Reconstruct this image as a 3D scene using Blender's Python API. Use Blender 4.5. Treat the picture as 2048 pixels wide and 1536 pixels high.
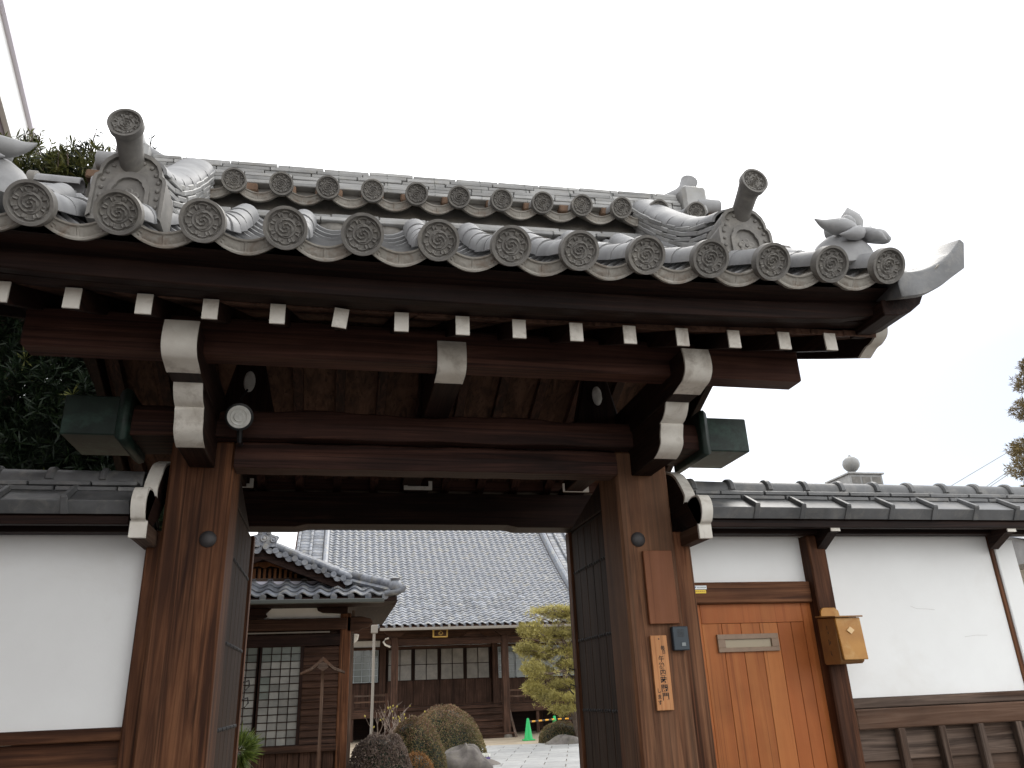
import bpy, bmesh, math, random
from math import sin, cos, tan, pi, radians, sqrt, atan2
from mathutils import Matrix, Vector, Euler
random.seed(7)
for o in list(bpy.data.objects): bpy.data.objects.remove(o)
S = bpy.context.scene
C = S.collection

# ------------------------------------------------------------------ camera
YAW, PITCH, ROLL, EYE = radians(12.98), radians(21.66), radians(2.37), 1.60
fwd = Vector((sin(YAW)*cos(PITCH), cos(YAW)*cos(PITCH), sin(PITCH)))
rgt = Vector((cos(YAW), -sin(YAW), 0)); dwn = fwd.cross(rgt)
r2 = rgt*cos(ROLL) + dwn*sin(ROLL); d2 = dwn*cos(ROLL) - rgt*sin(ROLL)
cam_d = bpy.data.cameras.new('camera'); cam = bpy.data.objects.new('camera', cam_d); C.objects.link(cam)
M = Matrix((r2, -d2, -fwd)).transposed().to_4x4(); M.translation = (0, 0, EYE); cam.matrix_world = M
cam_d.sensor_fit = 'HORIZONTAL'; cam_d.sensor_width = 36; cam_d.lens = 1550.7/2048*36
cam_d.clip_start = 0.05; cam_d.clip_end = 3000
S.camera = cam

# ------------------------------------------------------------------ sky, sun, exposure
SUN_EL, SUN_AZ = radians(50), radians(35)     # azimuth measured from +Y towards +X
w = bpy.data.worlds.new('World'); S.world = w; w.use_nodes = True
nt = w.node_tree; nt.nodes.clear()
def wn(t, **k):
    n = nt.nodes.new(t)
    for a, b in k.items(): setattr(n, a, b)
    return n
sky = wn('ShaderNodeTexSky', sky_type='NISHITA', sun_disc=False, sun_elevation=SUN_EL, sun_rotation=SUN_AZ, air_density=1.0, dust_density=2.0, altitude=50)
bg1 = wn('ShaderNodeBackground'); bg1.inputs['Strength'].default_value = 0.085
bg2 = wn('ShaderNodeBackground'); bg2.inputs['Color'].default_value = (0.985, 0.992, 1, 1); bg2.inputs['Strength'].default_value = 1.55
tc = wn('ShaderNodeTexCoord'); ns = wn('ShaderNodeTexNoise'); ns.inputs['Scale'].default_value = 1.6; ns.inputs['Detail'].default_value = 5
rp = wn('ShaderNodeValToRGB'); rp.color_ramp.elements[0].position = 0.30; rp.color_ramp.elements[0].color = (0.45,)*3+(1,)
rp.color_ramp.elements[1].position = 0.50; rp.color_ramp.elements[1].color = (0.97,)*3+(1,)
mx = wn('ShaderNodeMixShader'); out = wn('ShaderNodeOutputWorld')
L = nt.links.new
L(sky.outputs[0], bg1.inputs['Color']); L(tc.outputs['Generated'], ns.inputs['Vector']); L(ns.outputs['Fac'], rp.inputs['Fac'])
# thinner cloud towards the low eastern sky, where the photograph shows pale blue
dt = wn('ShaderNodeVectorMath', operation='DOT_PRODUCT'); dt.inputs[1].default_value = (.735, .655, .17)
mr = wn('ShaderNodeMapRange'); mr.inputs['From Min'].default_value = .86; mr.inputs['From Max'].default_value = .985; mr.inputs['To Min'].default_value = 1; mr.inputs['To Max'].default_value = .1
ml = wn('ShaderNodeMath', operation='MULTIPLY')
L(tc.outputs['Generated'], dt.inputs[0]); L(dt.outputs['Value'], mr.inputs['Value']); L(mr.outputs[0], ml.inputs[0]); L(rp.outputs['Color'], ml.inputs[1]); L(ml.outputs[0], mx.inputs['Fac']); L(bg1.outputs[0], mx.inputs[1]); L(bg2.outputs[0], mx.inputs[2]); L(mx.outputs[0], out.inputs[0])
sd = bpy.data.lights.new('sun', 'SUN'); sd.energy = 0.8; sd.angle = radians(22); sd.color = (1, 0.96, 0.9)
so = bpy.data.objects.new('sun', sd); C.objects.link(so)
sdir = Vector((sin(SUN_AZ)*cos(SUN_EL), cos(SUN_AZ)*cos(SUN_EL), sin(SUN_EL)))
so.rotation_euler = sdir.to_track_quat('Z', 'Y').to_euler(); so.location = sdir*60
vs = S.view_settings; vs.view_transform = 'Standard'; vs.look = 'None'; vs.gamma = 1; vs.exposure = 0.60; vs.use_curve_mapping = False

# ------------------------------------------------------------------ helpers
class MB:
    """collects shapes; build() links them as one mesh object"""
    def __init__(s): s.v = []; s.f = []
    def add(s, vs, fs):
        o = len(s.v); s.v += [tuple(p) for p in vs]; s.f += [tuple(i+o for i in f) for f in fs]; return s
    def box(s, x0, x1, y0, y1, z0, z1):
        return s.add([(x0,y0,z0),(x1,y0,z0),(x1,y1,z0),(x0,y1,z0),(x0,y0,z1),(x1,y0,z1),(x1,y1,z1),(x0,y1,z1)],
                     [(0,3,2,1),(4,5,6,7),(0,1,5,4),(1,2,6,5),(2,3,7,6),(3,0,4,7)])
    def hexa(s, p):  # 8 points, bottom ring then top ring
        return s.add(p, [(0,3,2,1),(4,5,6,7),(0,1,5,4),(1,2,6,5),(2,3,7,6),(3,0,4,7)])
    def prism(s, poly, axis, a, b):
        """poly: 2D points; axis 'x' -> (y,z), 'y' -> (x,z), 'z' -> (x,y)"""
        n = len(poly)
        def p3(q, t):
            return (t, q[0], q[1]) if axis == 'x' else (q[0], t, q[1]) if axis == 'y' else (q[0], q[1], t)
        v = [p3(q, a) for q in poly] + [p3(q, b) for q in poly]
        return s.add(v, [tuple(range(n-1, -1, -1)), tuple(range(n, 2*n))] + [(i, (i+1) % n, n+(i+1) % n, n+i) for i in range(n)])
    def tube(s, path, rad, n=8, cap=True):
        path = [Vector(p) for p in path]
        if not hasattr(rad, '__len__'): rad = [rad]*len(path)
        o = []; up = Vector((0, 0, 1))
        for i, p in enumerate(path):
            t = (path[min(i+1, len(path)-1)] - path[max(i-1, 0)]).normalized()
            u = t.cross(up if abs(t.z) < .95 else Vector((1, 0, 0))).normalized(); w_ = u.cross(t)
            o += [p + (u*cos(2*pi*k/n) + w_*sin(2*pi*k/n))*rad[i] for k in range(n)]
        f = [(i*n+k, i*n+(k+1) % n, (i+1)*n+(k+1) % n, (i+1)*n+k) for i in range(len(path)-1) for k in range(n)]
        if cap: f += [tuple(range(n-1, -1, -1)), tuple(range((len(path)-1)*n, len(path)*n))]
        return s.add(o, f)
    def lathe(s, prof, n=16, c=(0, 0, 0)):
        o = []
        for r, z in prof: o += [(c[0]+r*cos(2*pi*k/n), c[1]+r*sin(2*pi*k/n), c[2]+z) for k in range(n)]
        f = [(i*n+k, i*n+(k+1) % n, (i+1)*n+(k+1) % n, (i+1)*n+k) for i in range(len(prof)-1) for k in range(n)]
        f += [tuple(range(n-1, -1, -1)), tuple(range((len(prof)-1)*n, len(prof)*n))]
        return s.add(o, f)
    def grid(s, fn, nu, nv, closed=False):
        o = [fn(u/nu, v/nv) for v in range(nv+1) for u in range(nu+1)]
        return s.add(o, [(v*(nu+1)+u, v*(nu+1)+u+1, (v+1)*(nu+1)+u+1, (v+1)*(nu+1)+u) for v in range(nv) for u in range(nu)])
    def xf(s, m, start=0):
        for i in range(start, len(s.v)): s.v[i] = tuple(m @ Vector(s.v[i]))
        return s
    def mesh(s, name, mat, smooth=False, bevel=0.0, fix=True):
        me = bpy.data.meshes.new(name); me.from_pydata(s.v, [], s.f)
        bm = bmesh.new(); bm.from_mesh(me)
        if fix: bmesh.ops.recalc_face_normals(bm, faces=bm.faces)
        if bevel:
            es = [e for e in bm.edges if len(e.link_faces) == 2 and e.calc_face_angle(0) > .5]
            bmesh.ops.bevel(bm, geom=es, offset=bevel, segments=1, affect='EDGES', clamp_overlap=True)
        bm.to_mesh(me); bm.free()
        if smooth:
            me.polygons.foreach_set('use_smooth', [True]*len(me.polygons))
            if smooth != 'all': me.set_sharp_from_angle(angle=radians(smooth if smooth is not True else 40))
        me.materials.append(mat); return me
    def build(s, name, mat, parent=None, smooth=False, bevel=0.0, fix=True):
        return link(name, s.mesh(name, mat, smooth, bevel, fix), parent)
def link(name, me, parent=None, loc=None, rot=None, scale=None):
    o = bpy.data.objects.new(name, me); C.objects.link(o)
    if parent is not None:
        o.parent = parent
        if parent.type == 'EMPTY': o.matrix_parent_inverse = Matrix.Translation(-Vector(parent.location))
    if loc is not None: o.location = loc
    if rot is not None: o.rotation_euler = rot
    if scale is not None: o.scale = scale
    return o
def thing(name, label, cat, loc=(0, 0, 0), group=None):
    o = bpy.data.objects.new(name, None); C.objects.link(o); o.location = loc; o.empty_display_size = .2
    o['label'] = label; o['category'] = cat
    if group: o['group'] = group
    return o
def tag(o, label, cat, group=None):
    o['label'] = label; o['category'] = cat
    if group: o['group'] = group
    return o
def structure(o): o['kind'] = 'structure'; return o
def box(name, mat, parent, x0, x1, y0, y1, z0, z1, bevel=.004, **k): return MB().box(x0, x1, y0, y1, z0, z1).build(name, mat, parent, bevel=bevel, **k)
def jit(a): return random.uniform(-a, a)
def lerp(a, b, t): return a+(b-a)*t

# ------------------------------------------------------------------ materials
def newmat(name):
    m = bpy.data.materials.new(name); m.use_nodes = True; n = m.node_tree; b = n.nodes['Principled BSDF']
    return m, n, b
def nd(n, t, **k):
    q = n.nodes.new(t)
    for a, b in k.items():
        if a in q.inputs: q.inputs[a].default_value = b
        else: setattr(q, a, b)
    return q
def ramp(n, fac, stops):
    r = n.nodes.new('ShaderNodeValToRGB'); e = r.color_ramp.elements
    while len(e) > 1: e.remove(e[-1])
    e[0].position = stops[0][0]; e[0].color = tuple(stops[0][1])+(1,)
    for p, c in stops[1:]:
        q = e.new(p); q.color = tuple(c)+(1,)
    n.links.new(fac, r.inputs['Fac']); return r.outputs['Color']
def mix(n, fac, a, b, mode='MIX'):
    q = n.nodes.new('ShaderNodeMix'); q.data_type = 'RGBA'; q.blend_type = mode
    for s, v in ((0, fac), (6, a), (7, b)):
        if hasattr(v, 'links') or hasattr(v, 'is_linked'): n.links.new(v, q.inputs[s])
        elif isinstance(v, (int, float)): q.inputs[s].default_value = v
        else: q.inputs[s].default_value = tuple(v)+(1,)
    return q.outputs[2]
def coords(n, scale=(1, 1, 1), jitter=True):
    t = nd(n, 'ShaderNodeTexCoord'); mp = nd(n, 'ShaderNodeMapping'); mp.inputs['Scale'].default_value = scale
    src = t.outputs['Object']
    if jitter:
        oi = nd(n, 'ShaderNodeObjectInfo'); v = nd(n, 'ShaderNodeVectorMath', operation='MULTIPLY_ADD')
        cb = nd(n, 'ShaderNodeCombineXYZ')
        for i in range(3): n.links.new(oi.outputs['Random'], cb.inputs[i])
        n.links.new(cb.outputs[0], v.inputs[0]); v.inputs[1].default_value = (17.3, 9.7, 13.1); n.links.new(src, v.inputs[2]); src = v.outputs[0]
    n.links.new(src, mp.inputs['Vector']); return mp.outputs['Vector']
def noise(n, vec, scale, detail=4, rough=.55, dist=0.0):
    q = nd(n, 'ShaderNodeTexNoise'); q.inputs['Scale'].default_value = scale; q.inputs['Detail'].default_value = detail
    q.inputs['Roughness'].default_value = rough; q.inputs['Distortion'].default_value = dist; n.links.new(vec, q.inputs['Vector']); return q.outputs['Fac']
def bump(n, b, h, strength=.3, dist=.01):
    q = nd(n, 'ShaderNodeBump'); q.inputs['Strength'].default_value = strength; q.inputs['Distance'].default_value = dist
    n.links.new(h, q.inputs['Height']); n.links.new(q.outputs[0], b.inputs['Normal'])
def wood(name, dark, mid, light, axis='z', rough=.65, grain=26, weather=None, wamt=.5, spec=.14, cath=.5):
    m, n, b = newmat(name)
    sc = {'x': (.035, 1, 1), 'y': (1, .035, 1), 'z': (1, 1, .035)}[axis]
    v = coords(n, sc); g = noise(n, v, grain, 6, .62, 1.4); col = ramp(n, g, [(.36, dark), (.49, mid), (.64, light)])
    sc2 = {'x': (.12, 1, 1), 'y': (1, .12, 1), 'z': (1, 1, .12)}[axis]
    v2 = coords(n, sc2); g2 = noise(n, v2, 4.5, 3, .6, .8)
    col = mix(n, ramp(n, g2, [(.42, (0, 0, 0)), (.60, (cath,)*3)]), col, mid); col = mix(n, ramp(n, g2, [(.34, (.5,)*3), (.46, (0, 0, 0))]), col, dark)
    gc = noise(n, coords(n, {'x': (.012, 1, 1), 'y': (1, .012, 1), 'z': (1, 1, .012)}[axis]), 55, 2, .5, .5); col = mix(n, ramp(n, gc, [(.33, (.6,)*3), (.385, (0, 0, 0))]), col, tuple(q*.6 for q in dark))
    if weather:
        g3 = noise(n, v2, 2.2, 5, .65, .6); col = mix(n, ramp(n, g3, [(.46, (0, 0, 0)), (.60, (wamt,)*3)]), col, weather)
    g4 = noise(n, coords(n, (1, 1, 1)), 1.7, 4, .6); col = mix(n, ramp(n, g4, [(.3, (.62,)*3), (.65, (1, 1, 1))]), (0, 0, 0), col)
    n.links.new(col, b.inputs['Base Color']); b.inputs['Roughness'].default_value = rough; b.inputs['Specular IOR Level'].default_value = spec
    bump(n, b, g, .5, .006); return m
def mottled(name, c1, c2, scale=6, rough=.6, spec=.4, speck=None, bstr=.15, bscale=60, objvar=.12, metal=0.0, stain=None, stain_amt=.5, stain_scale=3):
    m, n, b = newmat(name); v = coords(n); g = noise(n, v, scale, 6, .62); col = ramp(n, g, [(.32, c1), (.68, c2)])
    if stain:
        s_ = noise(n, v, stain_scale, 5, .7, .5); col = mix(n, ramp(n, s_, [(.5, (0, 0, 0)), (.72, (stain_amt,)*3)]), col, stain)
    if objvar:
        oi = nd(n, 'ShaderNodeObjectInfo'); col2 = ramp(n, oi.outputs['Random'], [(0, (1-objvar,)*3), (1, (1+objvar*.6,)*3)]); col = mix(n, 1.0, col, col2, 'MULTIPLY')
    n.links.new(col, b.inputs['Base Color']); b.inputs['Roughness'].default_value = rough; b.inputs['Specular IOR Level'].default_value = spec; b.inputs['Metallic'].default_value = metal
    if bstr: bump(n, b, noise(n, v, bscale, 4, .6), bstr, .004)
    return m
def plain(name, c, rough=.5, spec=.4, metal=0.0, emit=None):
    m, n, b = newmat(name); b.inputs['Base Color'].default_value = tuple(c)+(1,); b.inputs['Roughness'].default_value = rough
    b.inputs['Specular IOR Level'].default_value = spec; b.inputs['Metallic'].default_value = metal; return m
def foliage(name, c1, c2, c3, rough=.5, transl=.25):
    m, n, b = newmat(name); v = coords(n, jitter=False); g = noise(n, v, 1.3, 3); g2 = noise(n, v, 23, 2)
    col = ramp(n, g2, [(.3, c1), (.52, c2), (.74, c3)]); col = mix(n, ramp(n, g, [(.35, (.5,)*3), (.65, (1, 1, 1))]), (0, 0, 0), col)
    n.links.new(col, b.inputs['Base Color']); b.inputs['Roughness'].default_value = rough; b.inputs['Specular IOR Level'].default_value = .3
    if transl:
        tr = nd(n, 'ShaderNodeBsdfTranslucent'); n.links.new(col, tr.inputs['Color']); ms = nd(n, 'ShaderNodeMixShader'); ms.inputs[0].default_value = transl
        n.links.new(b.outputs[0], ms.inputs[1]); n.links.new(tr.outputs[0], ms.inputs[2]); n.links.new(ms.outputs[0], n.nodes['Material Output'].inputs['Surface'])
    return m
W = {}
for ax in 'xyz':
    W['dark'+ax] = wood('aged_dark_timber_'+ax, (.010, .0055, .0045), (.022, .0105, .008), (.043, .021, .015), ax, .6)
    W['brown'+ax] = wood('brown_timber_'+ax, (.045, .018, .010), (.152, .062, .029), (.28, .125, .06), ax, .65, 22, (.030, .013, .008), .7)
    W['grey'+ax] = wood('weathered_timber_'+ax, (.05, .034, .026), (.115, .082, .064), (.21, .15, .115), ax, .75, 30, (.10, .045, .022), .6)
    W['hall'+ax] = wood('hall_timber_'+ax, (.03, .016, .011), (.062, .032, .021), (.115, .06, .040), ax, .65, 18)
for ax in 'xyz':
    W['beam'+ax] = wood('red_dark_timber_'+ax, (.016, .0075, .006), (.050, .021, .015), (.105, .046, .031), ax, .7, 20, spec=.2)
MAT = dict(
    postR=wood('weathered_post', (.030, .012, .006), (.135, .052, .024), (.30, .138, .068), 'z', .68, 24, (.19, .105, .062), .6),
    door=wood('varnished_cedar', (.34, .105, .030), (.40, .135, .040), (.48, .18, .055), 'z', .45, 7, (.42, .112, .03), .5, .2, .7),
    sign=wood('fresh_cedar_board', (.50, .22, .09), (.58, .26, .11), (.64, .32, .145), 'z', .55, 16),
    plaque=wood('stained_board', (.20, .075, .035), (.225, .088, .041), (.25, .10, .05), 'z', .5, 10),
    doorplank=wood('old_door_plank', (.018, .009, .006), (.045, .023, .014), (.085, .046, .028), 'z', .72, 30, (.04, .026, .019), .6),
    plaster=mottled('white_plaster', (.80, .80, .785), (.85, .855, .84), 2.2, .8, .2, bstr=.08, bscale=90, objvar=0, stain=(.66, .63, .58), stain_amt=.4, stain_scale=1.1),
    paint=mottled('white_paint', (.66, .62, .55), (.78, .75, .68), 9, .7, .25, bstr=.2, objvar=.04, stain=(.30, .25, .20), stain_amt=.7, stain_scale=7),
    tile=mottled('smoked_tile', (.21, .211, .215), (.33, .331, .334), 7, .6, .32, bstr=.12, objvar=.16, stain=(.36, .36, .35), stain_amt=.5),
    tile_disc=mottled('smoked_tile_face', (.135, .128, .118), (.205, .195, .18), 14, .6, .35, bstr=.15, objvar=.12, stain=(.33, .31, .27), stain_amt=.5, stain_scale=9),
    tile_eave=mottled('weathered_tile_face', (.26, .24, .21), (.40, .38, .34), 9, .62, .35, bstr=.15, objvar=.12, stain=(.16, .10, .065), stain_amt=.75, stain_scale=12),
    noshi=mottled('ridge_tile', (.25, .25, .247), (.42, .42, .41), 5, .5, .45, bstr=.15, objvar=.3, stain=(.33, .31, .26), stain_amt=.5, stain_scale=9),
    cope=mottled('coping_tile', (.075, .077, .078), (.145, .147, .15), 6, .45, .55, bstr=.15, objvar=.15, stain=(.25, .235, .21), stain_amt=.6, stain_scale=8),
    clay=mottled('roof_clay', (.13, .085, .06), (.22, .145, .10), 12, .9, .1, bstr=.5),
    copper=mottled('verdigris_copper', (.012, .022, .018), (.022, .042, .033), 7, .5, .4, bstr=.1, objvar=0, stain=(.06, .13, .10), stain_amt=.7, stain_scale=4),
    black=plain('black_metal', (.012, .012, .013), .4), lens=mottled('lamp_glass', (.62, .62, .58), (.80, .80, .76), 30, .18, .7, bstr=0, objvar=0),
    iron=plain('dull_iron', (.035, .033, .034), .6), studm=mottled('stud_metal', (.022, .019, .019), (.04, .036, .036), 20, .55, .5, bstr=.1, objvar=0),
    intercom=plain('dark_plastic', (.032, .045, .055), .45), button=plain('grey_button', (.22, .24, .24), .4),
    mail=mottled('ochre_paint', (.36, .16, .03), (.45, .215, .042), 12, .45, .45, bstr=.08, objvar=0, stain=(.55, .36, .14), stain_amt=.7, stain_scale=8),
    maildark=mottled('ochre_paint_worn', (.23, .115, .045), (.33, .17, .055), 12, .6, .3, bstr=.1, objvar=0),
    bronze=mottled('slot_metal', (.20, .13, .082), (.25, .165, .105), 20, .42, .5, bstr=.05, objvar=0), slotin=plain('slot_plate', (.33, .27, .18), .35, .5),
    ink=plain('black_ink', (.012, .01, .01), .7), whitep=plain('sticker_white', (.75, .78, .78), .4), yellowp=plain('sticker_yellow', (.80, .55, .05), .4), bluep=plain('sticker_blue', (.03, .09, .22), .5), greyp=plain('sticker_grey', (.3, .33, .34), .5),
    mailmark=plain('pale_mark', (.72, .50, .26), .5),
    gold=plain('gilding', (.62, .40, .10), .4, .5, .3),
    shoji=mottled('shoji_pane', (.17, .175, .165), (.30, .30, .28), 1.6, .25, .5, bstr=0, objvar=.3), hallpane=mottled('hall_screen_pane', (.16, .145, .122), (.26, .235, .20), 3, .3, .5, bstr=0, objvar=.2), lattice=wood('gable_lattice_wood', (.13, .05, .02), (.24, .10, .04), (.36, .17, .07), 'z', .6, 14), crack=plain('crack_grey', (.42, .40, .37), .9),
    glass=mottled('dim_glass', (.11, .13, .12), (.2, .22, .2), 1.2, .12, .6, bstr=0, objvar=.25),
    gutter=plain('grey_gutter', (.20, .18, .155), .5), gutterd=plain('dark_gutter', (.05, .055, .05), .45),
    htile=mottled('hall_tile', (.10, .112, .14), (.25, .262, .285), 11, .5, .45, bstr=0, objvar=.35, stain=(.36, .32, .22), stain_amt=.55, stain_scale=4),
    stone=mottled('garden_stone', (.09, .08, .075), (.19, .17, .155), 5, .85, .2, bstr=.6, bscale=14, objvar=.1, stain=(.17, .16, .10), stain_amt=.5),
    slab=mottled('paving_slab', (.27, .27, .265), (.38, .38, .37), 3, .85, .2, bstr=.25, bscale=40, objvar=.12, stain=(.22, .21, .19), stain_amt=.5),
    sand=mottled('sandy_ground', (.30, .245, .18), (.43, .36, .27), 1.3, .95, .1, bstr=.3, bscale=25, objvar=0, stain=(.22, .17, .115), stain_amt=.6, stain_scale=.5),
    asphalt=mottled('street_asphalt', (.10, .10, .10), (.17, .165, .16), 5, .9, .2, bstr=.3, bscale=120, objvar=0),
    cone=plain('green_plastic', (.012, .42, .11), .45), yel=plain('yellow_plastic', (.75, .35, .03), .45),
    bark=mottled('bark', (.07, .052, .042), (.17, .13, .105), 14, .9, .1, bstr=.9, bscale=30, objvar=.1), bare=mottled('bare_stem', (.17, .13, .105), (.30, .24, .2), 9, .8, .2, bstr=.2, objvar=.2),
    maki=foliage('maki_leaf', (.006, .012, .007), (.013, .026, .011), (.035, .055, .018)), makitop=foliage('maki_young_leaf', (.07, .09, .028), (.15, .16, .045), (.29, .27, .08)),
    pine=foliage('pine_needle', (.27, .24, .07), (.45, .39, .12), (.62, .54, .22)), pinedark=foliage('dark_pine_needle', (.11, .08, .035), (.19, .14, .055), (.29, .215, .085)),
    azalea=foliage('clipped_leaf', (.12, .105, .045), (.22, .185, .08), (.33, .26, .13), .6), azaleared=foliage('russet_leaf', (.20, .11, .07), (.32, .19, .12), (.42, .26, .17), .6),
    purpleshrub=foliage('dusky_leaf', (.10, .07, .06), (.20, .15, .125), (.32, .26, .20), .6), orange=foliage('orange_leaf', (.20, .09, .03), (.32, .16, .055), (.44, .25, .10), .6),
    bud=foliage('yellow_bud', (.38, .30, .06), (.48, .39, .08), (.55, .46, .13)), cycad=foliage('cycad_leaf', (.05, .085, .02), (.12, .17, .035), (.26, .30, .08), .4),
    soffit=plain('white_soffit', (.80, .82, .83), .6), fascia=plain('pale_fascia', (.62, .60, .68), .5), nbwall=plain('dark_house_wall', (.07, .05, .055), .8),
    wire=plain('wire_grey', (.3, .3, .3), .6), pebble=plain('pot_purple', (.10, .07, .2), .5), petal=plain('white_petal', (.75, .75, .68), .7),
)
# ------------------------------------------------------------------ ground
g = structure(MB().box(-400, 400, -400, 400, -.5, 0).build('ground', MAT['sand']))
structure(MB().box(-60, 60, -14, 3.55, 0.0, .012).build('street', MAT['asphalt']))
structure(MB().box(-60, 60, 3.55, 3.78, 0.0, .05).build('kerb', MAT['slab'], bevel=.01))

# ------------------------------------------------------------------ temple gate, timber
XC = .48; HP = 1.17
gate = thing('temple_gate', 'dark timber temple gate with curved grey tile roof and white painted beam ends', 'gate', (XC, 4.15, 0))
stud_prof = [(.040, 0), (.040, .006), (.034, .013), (.020, .019), (.006, .021)]
for sgn in (-1, 1):
    xc = XC+sgn*HP; hw = .153
    m = W['brownz'] if sgn < 0 else MAT['postR']
    p = MB().box(xc-hw, xc+hw, 4.0, 4.306, .14, 2.848).build('post', m, gate, bevel=.014)
    b = MB().lathe([(.25, 0), (.25, .09), (.21, .139)], 4); b.xf(Matrix.Translation((xc, 4.153, 0)) @ Matrix.Rotation(pi/4, 4, 'Z')).build('base_stone', MAT['stone'], gate, bevel=.01)
    sx = xc+(.065 if sgn < 0 else -.06)
    MB().lathe(stud_prof, 20).xf(Matrix.Translation((sx, 4.0, 2.347)) @ Matrix.Rotation(pi/2, 4, 'X')).build('stud', MAT['studm'], p, smooth=True)
# kabuki: tie beam running through to copper capped ends, and the lintel below it
def logbeam(x0, x1, y0, y1, z0, z1, n=26, amp=.010):
    b = MB(); ring = []
    for i in range(n+1):
        x = lerp(x0, x1, i/n); t = amp*(sin(i*.9)+.6*sin(i*2.3+1)); u = amp*.4*sin(i*1.4+2)
        ring += [(x, y0, z0+u), (x, y0-.004, lerp(z0, z1, .5)), (x, y0+.012, z1+t-.012), (x, y0+.03, z1+t), (x, y1, z1+t), (x, y1, z0+u)]
    k = 6
    f = [(i*k+j, i*k+(j+1) % k, (i+1)*k+(j+1) % k, (i+1)*k+j) for i in range(n) for j in range(k)] + [tuple(range(k)), tuple(range(n*k, n*k+k))]
    return b.add(ring, f)
logbeam(XC-1.78, XC+1.78, 3.93, 4.27, 2.85, 3.005).build('tie_beam', W['beamx'], gate, bevel=.003)
logbeam(XC-HP+.153, XC+HP-.153, 3.965, 4.10, 2.700, 2.842, amp=.003).build('lintel', W['beamx'], gate, bevel=.003)
for sgn in (-1, 1):
    a, b_ = XC+sgn*1.52, XC+sgn*1.82
    x0, x1 = min(a, b_), max(a, b_)
    cap = MB().box(x0, x1, 3.918, 4.282, 2.838, 3.04).build('beam_cap', MAT['copper'], gate, bevel=.006)
    e = a
    def col(dx, o): return [(e+sgn*dx, 3.918-o, 2.838-o), (e+sgn*dx, 4.282+o, 2.838-o), (e+sgn*dx, 4.282+o, 3.04+o), (e+sgn*dx, 3.918-o, 3.04+o)]
    b = MB(); rs = [(-.012, .0), (-.006, .026), (.02, .034), (.042, .022), (.055, .003)]
    v = []
    for dx, o in rs: v += col(dx, o)
    b.add(v, [(i*4+j, i*4+(j+1) % 4, i*4+4+(j+1) % 4, i*4+4+j) for i in range(len(rs)-1) for j in range(4)] + [(0, 1, 2, 3), tuple(range(len(rs)*4-4, len(rs)*4))])
    b.build('collar', MAT['copper'], cap, smooth=50, bevel=.003)
# arms
def smoothpts(pts, n=5):
    out_ = []
    P = [pts[0]]+list(pts)+[pts[-1]]
    for i in range(1, len(P)-2):
        for k in range(n):
            t = k/n; p0, p1, p2, p3 = P[i-1], P[i], P[i+1], P[i+2]
            out_.append(tuple(.5*((2*p1[j])+(-p0[j]+p2[j])*t+(2*p0[j]-5*p1[j]+4*p2[j]-p3[j])*t*t+(-p0[j]+3*p1[j]-3*p2[j]+p3[j])*t**3) for j in range(2)))
    out_.append(tuple(pts[-1])); return out_
def arm(xc, w_, front, back_y, name='bracket_arm', ztop=None):
    fr = front; zt = fr[0][1] if ztop is None else ztop
    poly = fr + [(back_y, fr[-1][1]), (back_y, zt)]
    if ztop is not None: poly.append((fr[0][0], zt))
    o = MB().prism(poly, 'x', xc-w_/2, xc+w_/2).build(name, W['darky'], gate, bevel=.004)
    # painted end: thin skin following the front
    inner = [(y+.01, z+.001) for y, z in fr]
    outer = [(y-.003, z-.0012) for y, z in fr]
    MB().prism(outer+inner[::-1], 'x', xc-w_/2-.0015, xc+w_/2+.0015).build('painted_end', MAT['paint'], o, smooth=40)
    return o
up = smoothpts([(3.170, 3.118), (3.155, 3.06), (3.158, 3.005), (3.195, 2.965), (3.250, 2.952), (3.315, 2.938)])
lo = smoothpts([(3.43, 2.946), (3.452, 2.905), (3.49, 2.872), (3.530, 2.858)]) + smoothpts([(3.527, 2.846), (3.545, 2.80), (3.555, 2.755), (3.60, 2.722), (3.655, 2.705)])
for sgn in (-1, 1):
    xc = XC+sgn*HP
    arm(xc, .136, up, 5.30); arm(xc, .120, lo, 4.02, 'corbel')
upm = smoothpts([(3.325, 3.160), (3.308, 3.10), (3.312, 3.04), (3.345, 3.005), (3.44, 2.992)])
arm(XC, .134, upm, 5.75)
# purlins
W['purl'] = wood('purlin_timber', (.03, .014, .011), (.075, .033, .024), (.14, .066, .046), 'x', .55, 18)
def purlin(y0, y1, z0, z1, hl, name='purlin'):
    return MB().box(XC-hl, XC+hl, y0, y1, z0, z1).build(name, W['darkx'] if name != 'purlin' else W['purl'], gate, bevel=.01)
purlin(3.325, 3.455, 3.04, 3.222, 1.835)
purlin(5.52, 5.65, 2.985, 3.07, 1.835)
purlin(4.13, 4.27, 3.42, 3.59, 1.95, 'ridge_beam')
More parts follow.
